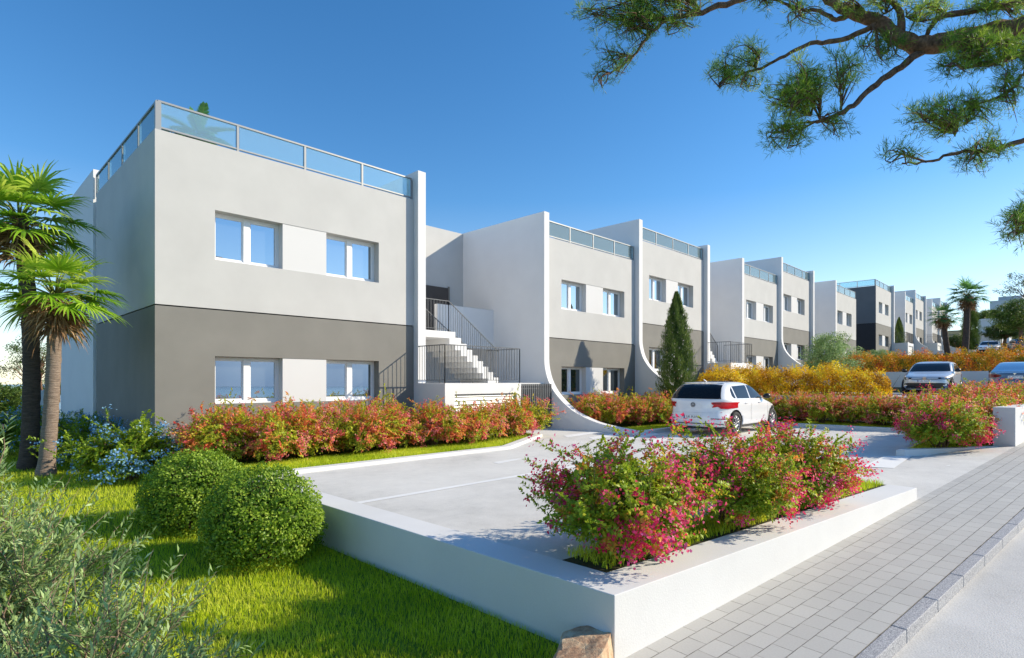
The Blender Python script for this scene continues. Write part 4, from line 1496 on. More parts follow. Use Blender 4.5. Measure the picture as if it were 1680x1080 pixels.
def saloon(label, paint, loc, rz, txt):
    t = thing('parked_car', label, 'car', loc, rz)
    B = Body(SEDAN); ax = (-1.42, 1.45)
    b = B.mesh(paint, ax, .335); b.parent = t
    g = M['car_glass']
    B.patch([(-.76, 1.0), (.76, 1.0)], [(-.60, 1.365), (.60, 1.365)], 'b', .006, 16, 8).build('rear_window', M['glass'], t, True)
    B.patch([(-.76, 1.02), (.76, 1.02)], [(-.60, 1.36), (.60, 1.36)], 'f', .006, 16, 8).build('windshield', g, t, True)
    for v in 'lr':
        B.patch([(-.02, 1.0), (.80, .99)], [(-.02, 1.36), (.10, 1.34), (.55, 1.12)], v, .005, 12, 5).build('side_window', g, t, True)
        B.patch([(-1.25, 1.01), (-.10, 1.0)], [(-.80, 1.30), (-.10, 1.36)], v, .005, 12, 5).build('side_window', g, t, True)
        sg = 1 if v == 'l' else -1
        mm = MB(); mm.tube([(.68, sg * .86, 1.0), (.69, sg * .93, 1.02), (.69, sg * 1.0, 1.03), (.67, sg * 1.05, 1.03)], [.03, .07, .075, .04], 8)
        mm.build('mirror', M['black_trim'], t, True)
        B.patch([(sg * .89, .74), (sg * .60, .76), (sg * .42, .80)], [(sg * .88, .90), (sg * .62, .885), (sg * .42, .86)], 'b', .012, 12, 4).build('taillight', M['dark_red_lamp'], t, True)
        B.patch([(sg * .85, .62), (sg * .50, .66)], [(sg * .85, .70), (sg * .50, .71)], 'f', .008, 10, 3).build('headlight', M['lamp_glass'], t, True)
    B.patch([(-.6, .915), (.6, .915)], [(-.6, .93), (.6, .93)], 'b', .012, 12, 1).build('trunk_lip', M['chrome'], t, True)
    B.patch([(-.75, .20), (.75, .20)], [(-.78, .33), (.78, .33)], 'b', .01, 12, 2).build('diffuser', M['black_trim'], t, True)
    plate(t, (B.end(0, .77, False) - .014, 0, .77), R(-90), txt, .52)
    # T-shaped badge on the boot lid
    e = MB().prism([(-.05, .035), (0, .042), (.05, .035), (.045, .022), (.012, .027), (0, -.045), (-.012, .027), (-.045, .022)], 0, .008, 'y').build('emblem', M['chrome'], t)
    e.location = (B.end(0, .875, False) - .008, 0, .882); e.rotation_euler = (0, 0, R(90))
    add_wheels(t, ax, 1.60)
    return t


white_car = hatchback('parked_car', 'white hatchback seen from behind, parked in the near lot', M['paint_white'], (2.82, -4.86, LZ), 0, 'UK PL07E')
grey_car = hatchback('parked_car', 'silver grey hatchback facing the viewer on the upper parking level', M['paint_grey'], (18.23, -7.85, L1), math.pi, 'UK PL07E', False)
saloon('dark graphite saloon seen from behind at the right edge, on the upper level', M['paint_dark'], (19.35, -10.75, L1), 0, 'UK MOT10N')
c = copy_tree(white_car); c['label'] = 'small distant white car, only roof and windscreen above the orange hedge'
c.location = (63.9, -6.3, 4.27); c.rotation_euler = (0, 0, math.pi)
c = copy_tree(grey_car); c['label'] = 'small distant dark car at the right edge above the orange hedge'
c.location = (63.5, -9.0, 4.35); c.rotation_euler = (0, 0, R(200))
for k in kids(c):
    if k.name.startswith('body'):
        k.data = k.data.copy(); k.data.materials[0] = M['paint_dark']

# ------------------------------------------------------------------ planting
autumn = [shrub_meshes('autumn%d' % i, 40 + i, .84, 1.06, 800, 26, .046, 'leaf_autumn', 'petal_red', .16, .34, .27) for i in range(3)]
pinks = [shrub_meshes('pink%d' % i, 60 + i, .76, .96, 1050, 30, .040, 'leaf_green', 'petal_pink', .34, .20, .48) for i in range(3)]
blues = [shrub_meshes('blue%d' % i, 80 + i, .85, .95, 700, 26, .046, 'leaf_green', 'petal_blue', .34, 0, .36) for i in range(2)]
rr = random.Random(11)


def row(spots, fam, z, label, cat, group, sc=1.0, ends=None, szs=1.0):
    for i, (x, y) in enumerate(spots):
        lab = label
        if ends and i == 0: lab = ends[0]
        if ends and i == len(spots) - 1 and len(ends) > 1: lab = ends[1]
        put_shrub(fam[i % len(fam)], 'flowering_shrub', lab, cat, (x, y, z), rr.uniform(0, 6.28), sc * rr.uniform(.92, 1.08), group, szs)


row([(-10.55, -1.5), (-9.75, -2.0), (-10.0, -.8), (-8.9, -1.7), (-8.9, -.8), (-8.0, -2.1), (-7.9, -1.0), (-7.1, -1.8), (-6.8, -.8), (-6.2, -2.1), (-5.6, -1.3), (-5.3, -2.2), (-4.45, -1.9), (-3.65, -1.75), (-2.75, -1.62)],
    autumn, 0, 'red and yellow green shrub inside the hedge under the nearest house', 'shrub', 'red hedge under the nearest house', .98,
    ['leftmost red shrub of the hedge under the nearest house, beside the blue flowers', 'rightmost red shrub of the near hedge, hanging over the kerb by the curved wall'])
row([(.95, -1.1), (1.6, -1.75), (2.4, -2.1), (2.0, -.8), (3.2, -2.5), (3.1, -1.1), (4.0, -2.6), (4.1, -1.2), (4.7, -2.95), (5.4, -1.2), (5.65, -2.8)],
    autumn, .03, 'orange red shrub behind the curved white wall and white hatchback', 'shrub', 'shrubs in front of the second house', .98,
    ['first orange shrub tucked against the inside of the curved white wall'])
row([(7.0, -4.6), (7.3, -5.5), (6.95, -6.4), (7.4, -7.2), (7.0, -8.1), (7.5, -8.9), (8.6, -5.0), (8.7, -6.3), (8.6, -7.6), (8.7, -8.9), (7.4, -10.0), (8.6, -10.4)],
    autumn, .05, 'shaded dark red shrub below the retaining wall right of the white hatchback', 'shrub', 'shrubs below the upper parking', 1.0)
row([(.75, -10.45), (1.7, -10.4), (2.7, -10.65), (3.6, -10.5), (4.5, -10.85), (5.4, -10.9), (5.6, -10.2)],
    pinks[:1] + autumn[:2], .06, 'red and lime shrub in the kerbed bed beside the white wall end', 'shrub', 'shrubs in the bed beside the lot entrance', 1.12,
    ['pink red shrub overhanging the kerb above the white crossing stripes'])
row([stw(14.3, -1.15)[:2], stw(15.5, -1.25)[:2], stw(16.8, -1.15)[:2], stw(18.2, -1.3)[:2], stw(19.6, -1.2)[:2]], pinks[1:2] + autumn[:2], .30, 'red and lime shrub rising behind the white garden wall at the right edge', 'shrub', 'shrubs behind the right garden wall', 1.12)
for (x, y), lab, k, s in (((-9.9, -9.58), 'nearest pink flowering shrub in the wall planter, by the wall corner', 0, 1.05),
                          ((-8.28, -9.78), 'middle pink flowering shrub in the wall planter', 1, 1.02),
                          ((-6.75, -9.95), 'farthest pink flowering shrub in the wall planter, just below the white car', 2, 1.04)):
    put_shrub(pinks[k], 'flowering_shrub', lab, 'shrub', (x, y, LZ), 1.1 * k, s, 'pink shrubs in the wall planter')
for (x, y, z), lab, s in (((-11.75, -.75, -.25), 'sunlit blue flowering shrub at the corner of the nearest house', 1.15),
                          ((-11.9, 1.6, -.2), 'shaded blue flowering shrub just right of the pale palm trunk', 1.05),
                          ((-11.95, 3.4, -.2), 'shaded blue flowering shrub against the side wall, behind the first two', 1.05),
                          ((-13.2, 5.2, -.2), 'shaded dark shrub between the two palm trunks', 1.1),
                          ((-12.3, 7.8, -.2), 'farthest blue shrub below the garden wall', 1.1)):
    put_shrub(blues[int(x * 7) % 2], 'flowering_shrub', lab, 'shrub', (x, y, z), x * 3, s, 'blue shrubs beside the nearest house')


def topiary(label, loc, r, hgt, seed):
    t = thing('clipped_bush', label, 'bush', loc)
    rng = np.random.default_rng(seed)
    n = 18000
    u = norm(rng.normal(size=(n, 3))); u = u[u[:, 2] > -.55]; n = len(u)
    az = np.arctan2(u[:, 1], u[:, 0])
    lump = 1 + .035 * np.sin(az * 6 + u[:, 2] * 7) + .03 * np.sin(az * 11 - u[:, 2] * 13) + .025 * np.sin(u[:, 2] * 23 + az * 3)
    k = lump * rng.uniform(.86, 1.035, n)
    P = np.stack([u[:, 0] * r * k, u[:, 1] * r * k, hgt * .40 + u[:, 2] * hgt * .60 * k], 1)
    P[:, 2] = np.maximum(P[:, 2], .04)
    d = norm(u * .5 + norm(np.cross(u, rng.normal(size=(n, 3)))) * .9 + np.array([0, 0, .2]))
    tint = np.clip(.46 + .18 * np.sin(az * 7 + u[:, 2] * 9) + rng.normal(0, .2, n), 0, 1)
    V, Q, T = leaves(P, d, .034 * rng.uniform(.7, 1.35, n), .022, tint, rng, u)
    link_mesh('foliage', np_mesh('clipped_foliage', V, Q, M['leaf_box'], T), t)
    m = MB(); rg = random.Random(seed)
    for i in range(90):
        a = rg.uniform(0, 6.28); e = rg.uniform(.0, 1.4)
        q = Vector((math.cos(a) * math.cos(e) * r * .86, math.sin(a) * math.cos(e) * r * .86, hgt * .4 + math.sin(e) * hgt * .5))
        m.tube([(0, 0, -.05), q * .5 + Vector((0, 0, -.03)), q], [.014, .009, .004], 4, cap=False)
    m.build('stems', M['stem'], t, True, fix=False)
    # dense inner growth: bigger old leaves
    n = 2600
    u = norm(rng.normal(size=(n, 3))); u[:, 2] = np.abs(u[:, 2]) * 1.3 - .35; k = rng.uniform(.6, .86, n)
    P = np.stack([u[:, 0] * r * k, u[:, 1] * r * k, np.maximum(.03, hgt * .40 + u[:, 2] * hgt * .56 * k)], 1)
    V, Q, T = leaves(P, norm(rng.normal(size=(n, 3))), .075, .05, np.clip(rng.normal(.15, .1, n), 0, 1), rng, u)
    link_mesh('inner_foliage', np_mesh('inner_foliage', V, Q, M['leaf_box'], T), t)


topiary('round clipped bush nearest the wall, in front of the other one', (-11.57, -5.95, -.52), .625, 1.05, 5)
topiary('round clipped bush behind the front one, near the blue shrubs', (-11.72, -4.15, -.5), .645, 1.07, 6)

# hedges that read as one mass
def hedge(label, path, w, hgt, lm, dens, L, seed, lumps=.12, cat='hedge'):
    t = thing('hedge', label, cat)
    me, _ = hedge_mesh('hedge_foliage', seed, path, w, hgt, lm, dens, L, lumps=lumps)
    link_mesh('foliage', me, t)
    hedge_core(path, w * .7, hgt, 'stems', t)
    return t


hedge('long golden yellow hedge along the edge of the upper parking', [(10.95, .1, L1), (10.95, -4, L1), (10.95, -7.55, L1)], 2.0, 1.05, 'leaf_yellow', 4600, .075, 3, .17)
hedge('golden yellow hedge in front of the house behind the cypress', [(7.6, -2.2, L1), (9.0, -2.1, L1), (11.0, -2.0, L1), (13.2, -1.8, L1)], 1.5, 1.0, 'leaf_yellow', 3000, .075, 4, .17)
hedge('orange hedge on the terrace behind the grey hatchback', [(24.1, -.6, L2), (24.1, -6, L2), (24.3, -11, L2), (24.6, -17, L2)], 2.0, 1.12, 'leaf_orange', 3600, .075, 8, .16)
hedge('second row of orange yellow hedge below the distant cars', [(29.0, -8.4, L2), (29.5, -12, L2), (30.5, -16.5, L2)], 2.2, 1.7, 'leaf_orange', 1500, .09, 12, .14)
hedge('small yellow orange hedge at the left edge below the green bush', [(-14.6, 13.0, -.45), (-12.1, 14.5, -.45)], 1.4, .95, 'leaf_orange', 1500, .07, 15, .15)
hedge('dark green hedge between the palm trunks below the garden wall', [(-14.6, 10.2, -.4), (-11.6, 11.2, -.4)], 1.2, .8, 'leaf_tree', 1500, .06, 16, .15)


def olive_mesh(seed, r, hgt, stems, twigs, lpt, leaf):
    rng = np.random.default_rng(seed); st = MB(); cl = Cloud()
    for i in range(stems):
        az = 2 * math.pi * i / stems + rng.uniform(-.4, .4)
        lean = rng.random() ** .7
        u = np.array([math.cos(az), math.sin(az), 0])
        top = hgt * (1 - .45 * lean ** 1.5) * rng.uniform(.75, 1.05); reach = r * lean
        pts = np.array([u * (.05 + reach * t ** 1.3) + np.array([0, 0, top * t]) for t in np.linspace(0, 1, 9)])
        pts[1:] += np.cumsum(rng.normal(size=(8, 3)) * .016, 0)
        st.tube(pts.tolist(), [.012 - .0095 * t for t in np.linspace(0, 1, 9)], 5)
        for k in range(twigs):
            t = rng.uniform(.18, 1) ** .8; f = t * 8; j = min(int(f), 7); p = pts[j] + (pts[j + 1] - pts[j]) * (f - j)
            d = norm(norm(pts[j + 1] - pts[j]) + rng.normal(size=3) * .65 + np.array([0, 0, .1]))
            if k == 0: p = pts[8]; d = norm(pts[8] - pts[7])
            ln = rng.uniform(.12, .36)
            q = [p, p + d * ln * .5 + rng.normal(size=3) * .01, p + d * ln + rng.normal(size=3) * .02]
            st.tube([a.tolist() for a in q], [.0032, .0022, .0008], 3, cap=False)
            a = np.linspace(.08, 1, lpt)
            side = norm(np.cross(d, rng.normal(size=3)))
            s = np.where(np.arange(lpt) % 2, 1., -1.)[:, None]
            dd = norm(d * .8 + side * s * .75 + rng.normal(size=(lpt, 3)) * .22)
            cl.add(*leaves(p + d * (ln * a)[:, None], dd, leaf * rng.uniform(.6, 1.2, lpt), leaf * .25, np.clip(rng.normal(.5, .22, lpt), 0, 1), rng, np.array([0, 0, 1.])))
    return st.mesh('olive_stems', M['olive_stem'], True, False), cl.mesh('olive_leaves', M['leaf_olive'])


fo = olive_mesh(21, .85, 1.5, 44, 40, 22, .05)
p_ = cw(-2.85, 2.75)
put_shrub((fo[0], fo[1], None), 'olive_shrub', 'large grey green olive shrub in the lower left foreground', 'shrub', (p_[0], p_[1], -.5), .6)
fo2 = olive_mesh(22, .72, 1.12, 42, 40, 20, .046)
p_ = cw(-1.72, 2.05)
put_shrub((fo2[0], fo2[1], None), 'olive_shrub', 'lower olive shrub sprawling over the lawn at the bottom edge, before the taller one', 'shrub', (p_[0], p_[1], -.52), 2.0)

cy = cypress_meshes(31, 4.6, .58, 25000, .085)
put_tree(cy, 'cypress_tree', 'tall dark green cypress beside the white hatchback', 'tree', (5.05, -2.04, .03))
x, y, z = px(1475, 583, 57); put_tree(cy, 'cypress_tree', 'small distant cypress in front of the dark corner house', 'tree', (x, y, z), 1, (.8, .8, .80))
x, y, z = px(1592, 577, 78); put_tree(cy, 'cypress_tree', 'distant dark cypress just right of the tall palm trunk', 'tree', (x, y, z), 2, (1.7, 1.7, 1.6))

# olive-like round bush behind the yellow hedge
ob = tree_meshes(33, .9, 1.42, 2.7, 190, 70, .085, 'leaf_olive', 'olive_stem', .07)
put_tree(ob, 'olive_tree', 'feathery olive green tree standing behind the yellow hedge', 'tree', (19.2, -3.4, L1))
x, y, z = px(1412, 597, 42); put_tree(ob, 'olive_tree', 'low green bush at the foot of the dark corner house', 'tree', (x, y, 1.9), 2, (.8, .8, .55))
x, y, z = px(1440, 597, 48); put_tree(ob, 'olive_tree', 'second low green bush, right of the first at the corner house', 'tree', (x, y, 2.6), 4, (.9, .9, .5))

# palms
fp1 = fan_palm_meshes(51, .95, 30, 26, 520)
fp2 = fan_palm_meshes(52, 1.12, 32, 26, 300)
fp3 = fan_palm_meshes(53, 1.06, 26, 22, 380, fm='frond_far')
fan_palm(fp1, 'fan_palm', 'shorter fan palm with a pale trunk and dead leaf skirt at the left edge', (-12.72, .84, -.2), (-12.60, .66, 3.08), (.03, .02, 0), .125, .10, M['palm_bark'], .4)
fan_palm(fp2, 'fan_palm', 'taller fan palm with a dark trunk, behind the shorter one at the left edge', (-12.83, 2.2, -.2), (-12.98, 2.0, 4.62), (.10, -.02, 0), .145, .125, M['palm_bark_dark'], 1.9)
b = px(1579, 600, 36); tp = px(1587, 485, 36)
fan_palm(fp3, 'fan_palm', 'tall distant fan palm with a round crown above the orange hedge', (b[0], b[1], 1.8), tp, (.1, -.05, 0), .21, .15, M['palm_bark_dark'], .3)
b = px(1562, 600, 37); tp = px(1548, 520, 37)
fan_palm(fp3, 'fan_palm', 'shorter distant fan palm leaning left of the tall one', (b[0], b[1], 1.8), tp, (-.08, .05, 0), .19, .14, M['palm_bark_dark'], 2.2, sc=.88)


def roof_palm():
    x, y, z = px(326, 222, 13.6)
    t = thing('potted_palm', 'feather palm on the roof terrace, seen through the glass railing', 'palm tree', (x, y, ROOF))
    rng = np.random.default_rng(9)
    MB().lathe([(0, 0), (.17, 0), (.22, .34), (.20, .34), (.19, .30), (0, .30)], 20).build('pot', M['lower'], t, True)
    hh = z - ROOF
    MB().tube([(0, 0, .25), (.02, 0, hh * .6), (0, 0, hh)], [.07, .06, .05], 9).build('trunk', M['palm_bark_dark'], t, True)
    V, Q, T = [], [], []; st = MB()
    for f in range(30):
        az = f * 2.4 + rng.uniform(-.2, .2); el = R(86) - R(9) * f if f < 3 else R(44) - f / 30 * R(80)
        o = np.array([math.cos(az), math.sin(az), 0]); L = rng.uniform(.62, .85)
        pts = [np.array([0, 0, hh]) + o * L * t * math.cos(el) * (1 + .1 * t) + np.array([0, 0, L * (math.sin(el) * t - .32 * t * t * math.cos(el))]) for t in np.linspace(0, 1, 9)]
        st.tube([p.tolist() for p in pts], [.012 - .0105 * t for t in np.linspace(0, 1, 9)], 4, cap=False)
        s = np.cross(o, [0, 0, 1.])
        for i in range(40):
            q = .12 + .88 * i / 39; j = min(int(q * 8), 7); p = pts[j] + (pts[j + 1] - pts[j]) * (q * 8 - j); tg = norm(pts[j + 1] - pts[j])
            for sg in (-1, 1):
                d = norm(s * sg + tg * .8 + np.array([0, 0, .12]) + rng.normal(size=3) * .06); ln = .18 * math.sin(math.pi * (.12 + .80 * q)) + .03
                k = len(V); w = tg * .008
                V += [p - w, p + w, p + d * ln * .6 + w, p + d * ln - np.array([0, 0, .03])]; Q.append((k, k + 1, k + 2, k + 3)); T += [float(np.clip(rng.normal(.4, .18), 0, 1))] * 4
    link_mesh('fronds', np_mesh('feather_fronds', np.array(V), np.array(Q), M['frond_far'], np.array(T)), t)
    st.build('leaf_stalks', M['frond_stalk'], t, True, fix=False)


roof_palm()

# trees far off
tA = tree_meshes(71, 2.2, 2.6, 3.6, 170, 80, .15, 'leaf_tree', tr=.2)
tB = tree_meshes(72, 1.2, 2.2, 2.6, 150, 80, .15, 'leaf_dark', tr=.18)
tC = tree_meshes(73, 1.6, 1.4, 2.2, 60, 26, .10, 'leaf_dark', tr=.05, gap=.0)
tD = tree_meshes(74, .6, 1.3, 1.6, 110, 70, .10, 'leaf_tree', tr=.08)
def far(u, v, Y, fam, lab, sc, rz=0, dz=0):
    x, y, z = px(u, v, Y); put_tree(fam, 'broad_tree', lab, 'tree', (x, y, z + dz), rz, sc)
far(1676, 568, 62, tA, 'large olive green tree at the right edge above the dark car', (1.0, 1.0, .95))
far(1648, 566, 72, tB, 'lower bush of the right edge, left of the large tree', (1.0, 1.0, .8), 2)
far(1664, 560, 80, tB, 'bush behind the large tree at the right edge', (1.1, 1.1, .8), 1)
far(1612, 545, 110, tA, 'dark green tree behind the tall palm', (1.15, 1.15, .75), 1)
far(1622, 541, 116, tA, 'brighter green tree right of the tall palm, in front of the hillside block', (1.1, 1.1, .75), 3)
far(1640, 540, 125, tB, 'dark tree on the far hillside below the grey block', (1.4, 1.4, 1.2), 3)
far(1681, 520, 140, tC, 'thin airy tree on the skyline at the right edge', (4.0, 4.0, 3.2), 3)
far(1532, 575, 90, tB, 'green tree among the distant houses left of the leaning palm', (.8, .8, .9), 4)
far(1573, 580, 86, tB, 'dark green tree between the trunks of the two distant palms', (.75, .75, .8), 5)
far(42, 668, 31, tC, 'bare branched small tree behind the dark palm trunk', (1.0, 1.0, 1.0), 4)
far(72, 660, 34, tC, 'bare branched small tree between the palm trunks', (1.1, 1.1, 1.15), 1)
far(96, 655, 36, tD, 'yellow green bush above the garden wall', (.9, .9, .7), 1)
far(8, 690, 26, tD, 'rounded bright green bush at the left edge', (1.15, 1.15, .78), 2)
far(-22, 692, 25, tD, 'bright green bush cut by the left edge', (1.2, 1.2, .85), 3)

# white villas and hillside blocks at the far right
def villa(lab, u, v, Y, w, dpt, hgt, wins, name='villa'):
    x, y, z = px(u, v, Y)
    t = thing(name, lab, 'house', (x, y, z))
    MB().box(0, w, -dpt, 0, -3, hgt).build('wall', M['white'], t)
    MB().box(-.1, w + .1, -dpt - .1, .1, hgt + .002, hgt + .22).build('roof', M['white'], t)
    for (a, b_, z0, z1, side) in wins:
        if side == 'f': f = MB().box(a, b_, -dpt - .04, -dpt + .02, z0, z1)
        else: f = MB().box(-.04, .02, -dpt + a, -dpt + b_, z0, z1)
        f = f.build('window', M['dark_metal'], t)
        g = MB()
        if side == 'f': g.box(a + .12, b_ - .12, -dpt - .05, -dpt - .041, z0 + .12, z1 - .12)
        else: g.box(-.05, -.041, -dpt + a + .12, -dpt + b_ - .12, z0 + .12, z1 - .12)
        g.build('pane', M['car_glass'], f)
    return t


villa('distant white villa with a tall dark window, nearest of the three right of the palm', 1604, 556, 96, 5, 4, 3.0, [(.6, 2.2, .3, 2.6, 'f'), (3, 4.4, .3, 2.6, 'f')])
villa('middle distant white villa right of the palm', 1611, 554, 108, 5, 4, 3.3, [(.6, 2.4, .3, 2.8, 'f'), (3, 4.4, .3, 2.8, 'f')])
villa('third distant white villa, partly behind bushes', 1618, 551, 122, 6, 5, 3.4, [(.6, 2.6, .6, 2.8, 'f'), (3.2, 5.2, .6, 2.8, 'f')])
villa('small white villa in front of the three, beside the dark cypress', 1598, 572, 84, 4, 3, 2.0, [(.5, 1.6, .2, 1.7, 'f')])
v_ = villa('large pale grey block on the skyline above the green trees', 1624, 530, 190, 12, 12, 7.0, [(1, 3.4, 3.4, 5.4, 'f'), (5, 7.4, 3.4, 5.4, 'f')], 'apartment_block')
MB().box(2, 9, -8, -2, 7.25, 8.6).build('roof_storey', M['upper'], v_)

# ------------------------------------------------------------------ pine
def pine():
    bx, by = cw(9.6, 2.7)
    base = Vector((bx, by, -.45))
    t = thing('pine_tree', 'overhanging pine with a thick brown limb and needle sprays across the upper right', 'tree', base)
    rng = np.random.default_rng(17)
    L = MB()
    def P(u, v, Y): return Vector(px(u, v, Y)) - base
    def limb(pts, r0, r1, n=9, jit=.0):
        q = smooth3([P(*p) for p in pts], 5)
        if jit: q = [q[0]] + [p + Vector(rng.normal(size=3) * jit) for p in q[1:-1]] + [q[-1]]
        k = len(q) - 1
        L.tube(q, [(r0 + (r1 - r0) * (i / k) ** .8) * (1 + .06 * math.sin(i * 2.1)) for i in range(k + 1)], n)
        return q
    a_ = Vector((*cw(9.0, 3.0), 5.6)) - base; c_ = Vector((*cw(8.5, 3.2), 8.5)) - base
    L.tube(smooth3([Vector((0, 0, -.3)), Vector((*cw(9.5, 2.8), 2.0)) - base, Vector((*cw(9.2, 2.9), 4.0)) - base, a_, c_], 6), [.30 - .006 * i for i in range(25)], 14)
    jn = P(1930, -20, 6.2)
    L.tube(smooth3([a_ + Vector((0, 0, -.3)), Vector((*cw(8.4, 4.4), 5.9)) - base, jn, P(1820, 25, 6.1)], 6), [.22 - .0035 * i for i in range(19)], 12)
    main = limb([(1930, -20, 6.2), (1820, 25, 6.1), (1720, 40, 6.0), (1640, 52, 5.95), (1560, 68, 5.9), (1505, 74, 5.85), (1468, 60, 5.85), (1440, 36, 5.9), (1400, 22, 5.95), (1368, 6, 6.0), (1330, -30, 6.1)], .155, .035, 14, .006)
    limb([(1520, 78, 5.87), (1480, 108, 5.8), (1430, 145, 5.75), (1395, 178, 5.7), (1352, 196, 5.7), (1338, 200, 5.7)], .042, .016, 7, .006)
    limb([(1438, 42, 5.9), (1380, 66, 5.95), (1330, 72, 6.0), (1288, 92, 6.0), (1240, 114, 6.05), (1190, 130, 6.1)], .032, .010, 7, .006)
    limb([(1400, -70, 6.4), (1300, -35, 6.4), (1220, -5, 6.4), (1150, 20, 6.4), (1095, 33, 6.4), (1062, 62, 6.4), (1040, 92, 6.4), (1000, 122, 6.4)], .05, .008, 7, .008)
    limb([(1400, 22, 5.95), (1372, 32, 6), (1345, 18, 6.0), (1312, 15, 6.0), (1270, 0, 6.1)], .03, .012, 7, .004)
    limb([(1478, 68, 5.85), (1478, 30, 5.8), (1470, 10, 5.8), (1440, -15, 5.8)], .045, .02, 7)
    limb([(1790, 190, 5.7), (1690, 226, 5.6), (1630, 246, 5.55), (1570, 250, 5.5), (1520, 266, 5.5), (1480, 268, 5.5)], .035, .007, 7, .006)
    limb([(1760, 60, 5.7), (1700, 80, 5.6), (1640, 100, 5.6), (1580, 112, 5.6)], .04, .012, 7, .006)
    limb([(1850, 250, 5.3), (1760, 320, 5.2), (1700, 360, 5.2), (1668, 385, 5.2)], .04, .008, 7, .006)
    limb([(1790, -40, 5.9), (1690, 0, 5.8), (1600, 16, 5.8), (1540, 30, 5.8), (1520, 60, 5.85)], .05, .02, 7, .006)
    limb([(1700, 90, 5.6), (1680, 120, 5.6), (1655, 150, 5.6), (1600, 172, 5.5), (1560, 190, 5.5)], .025, .007, 6, .006)
    limb([(1930, -20, 6.2), (1900, 120, 5.8), (1790, 190, 5.7)], .09, .035, 8)
    limb([(1930, -20, 6.2), (1960, 150, 5.6), (1850, 250, 5.3)], .09, .04, 8)
    limb([(1930, -20, 6.2), (1860, 10, 5.9), (1760, 60, 5.7)], .09, .04, 8)
    limb([(1930, -20, 6.2), (1700, -120, 6.4), (1400, -70, 6.4)], .10, .05, 8)
    limb([(1930, -20, 6.2), (1880, -70, 6.0), (1790, -40, 5.9)], .08, .05, 8)
    # needle sprays: (anchor u,v), centre, radii in pixels, depth, twigs, lightness, upward lean
    sprays = [((1095, 33), (1010, 22), (80, 38), 6.4, 58, .40), ((1150, 20), (1105, 12), (70, 30), 6.4, 38, .42), ((1062, 60), (1040, 50), (45, 40), 6.4, 26, .38), ((1040, 92), (1000, 100), (34, 36), 6.4, 15, .34), ((1000, 120), (985, 132), (16, 18), 6.4, 5, .34),
              ((1110, 40), (1120, 52), (40, 14), 6.4, 9, .4), ((1190, 130), (1187, 122), (34, 34), 6.1, 22, .45), ((1240, 114), (1222, 100), (42, 32), 6.08, 16, .6), ((1225, 122), (1230, 138), (22, 22), 6.05, 7, .5),
              ((1330, 190), (1300, 160), (46, 46), 5.75, 52, .72), ((1345, 196), (1322, 135), (44, 44), 5.75, 34, .74), ((1380, 180), (1385, 120), (40, 40), 5.75, 22, .62), ((1338, 200), (1290, 230), (50, 22), 5.7, 24, .42), ((1345, 200), (1375, 205), (34, 24), 5.7, 10, .36),
              ((1430, 40), (1440, 90), (40, 26), 5.9, 12, .25), ((1470, 50), (1462, 84), (30, 24), 5.9, 9, .25),
              ((1600, 108), (1595, 84), (70, 36), 5.6, 46, .46), ((1640, 100), (1660, 95), (60, 40), 5.6, 42, .45), ((1580, 112), (1570, 108), (40, 26), 5.6, 16, .4),
              ((1570, 215), (1530, 195), (58, 34), 5.5, 40, .62), ((1600, 172), (1600, 185), (46, 34), 5.5, 22, .45), ((1640, 150), (1660, 160), (36, 44), 5.55, 18, .42),
              ((1520, 266), (1480, 262), (40, 16), 5.5, 8, .5), ((1600, 248), (1600, 268), (40, 22), 5.5, 12, .3), ((1630, 246), (1630, 250), (32, 26), 5.5, 10, .35),
              ((1668, 385), (1672, 372), (30, 36), 5.2, 26, .32), ((1690, 365), (1705, 350), (40, 40), 5.2, 20, .35),
              ((1540, 30), (1520, 20), (50, 26), 5.8, 24, .6), ((1620, 12), (1640, 22), (60, 26), 5.8, 30, .55), ((1470, 10), (1455, 8), (40, 20), 5.8, 14, .6), ((1312, 15), (1310, 30), (50, 30), 6.0, 12, .45), ((1270, 0), (1255, 5), (50, 16), 6.1, 12, .42), ((1420, 20), (1390, 8), (34, 18), 5.9, 8, .5)]
    cl = Cloud()
    vc = Vector((D1[0] * .0 + .7141, .7, 0))
    for (a, c, rad, Y, n, ti) in sprays:
        A = P(a[0], a[1], Y)
        boughs = []
        for i in range(max(2, n // 9)):
            ang = rng.uniform(0, 2 * math.pi); q = rng.uniform(.25, .75)
            e = P(c[0] + rad[0] * q * math.cos(ang), c[1] + rad[1] * q * math.sin(ang), Y + rng.normal() * .12)
            bo = smooth3([A, A.lerp(e, .5) + Vector(rng.normal(size=3) * .035) + Vector((0, 0, .04)), e], 5)
            L.tube(bo, [.011 - .0065 * k / (len(bo) - 1) for k in range(len(bo))], 5, cap=False)
            boughs.append(bo)
        A0 = A
        for i in range(int(n * 1.3)):
            bo = boughs[i % len(boughs)]; A = bo[min(len(bo) - 1, int(rng.uniform(.15, 1) * len(bo)))]
            ang = rng.uniform(0, 2 * math.pi); q = rng.random() ** .5
            e = P(c[0] + rad[0] * q * math.cos(ang), c[1] + rad[1] * q * math.sin(ang), Y + rng.normal() * .16)
            d = e - A
            mid = A + d * .5 + Vector(rng.normal(size=3) * .03) + Vector((0, 0, .10 * d.length))
            tw = smooth3([A, mid, e], 4)
            L.tube(tw, [.0085 - .0066 * k / (len(tw) - 1) for k in range(len(tw))], 3, cap=False)
            tint0 = np.clip(rng.normal(ti, .16), 0, 1)
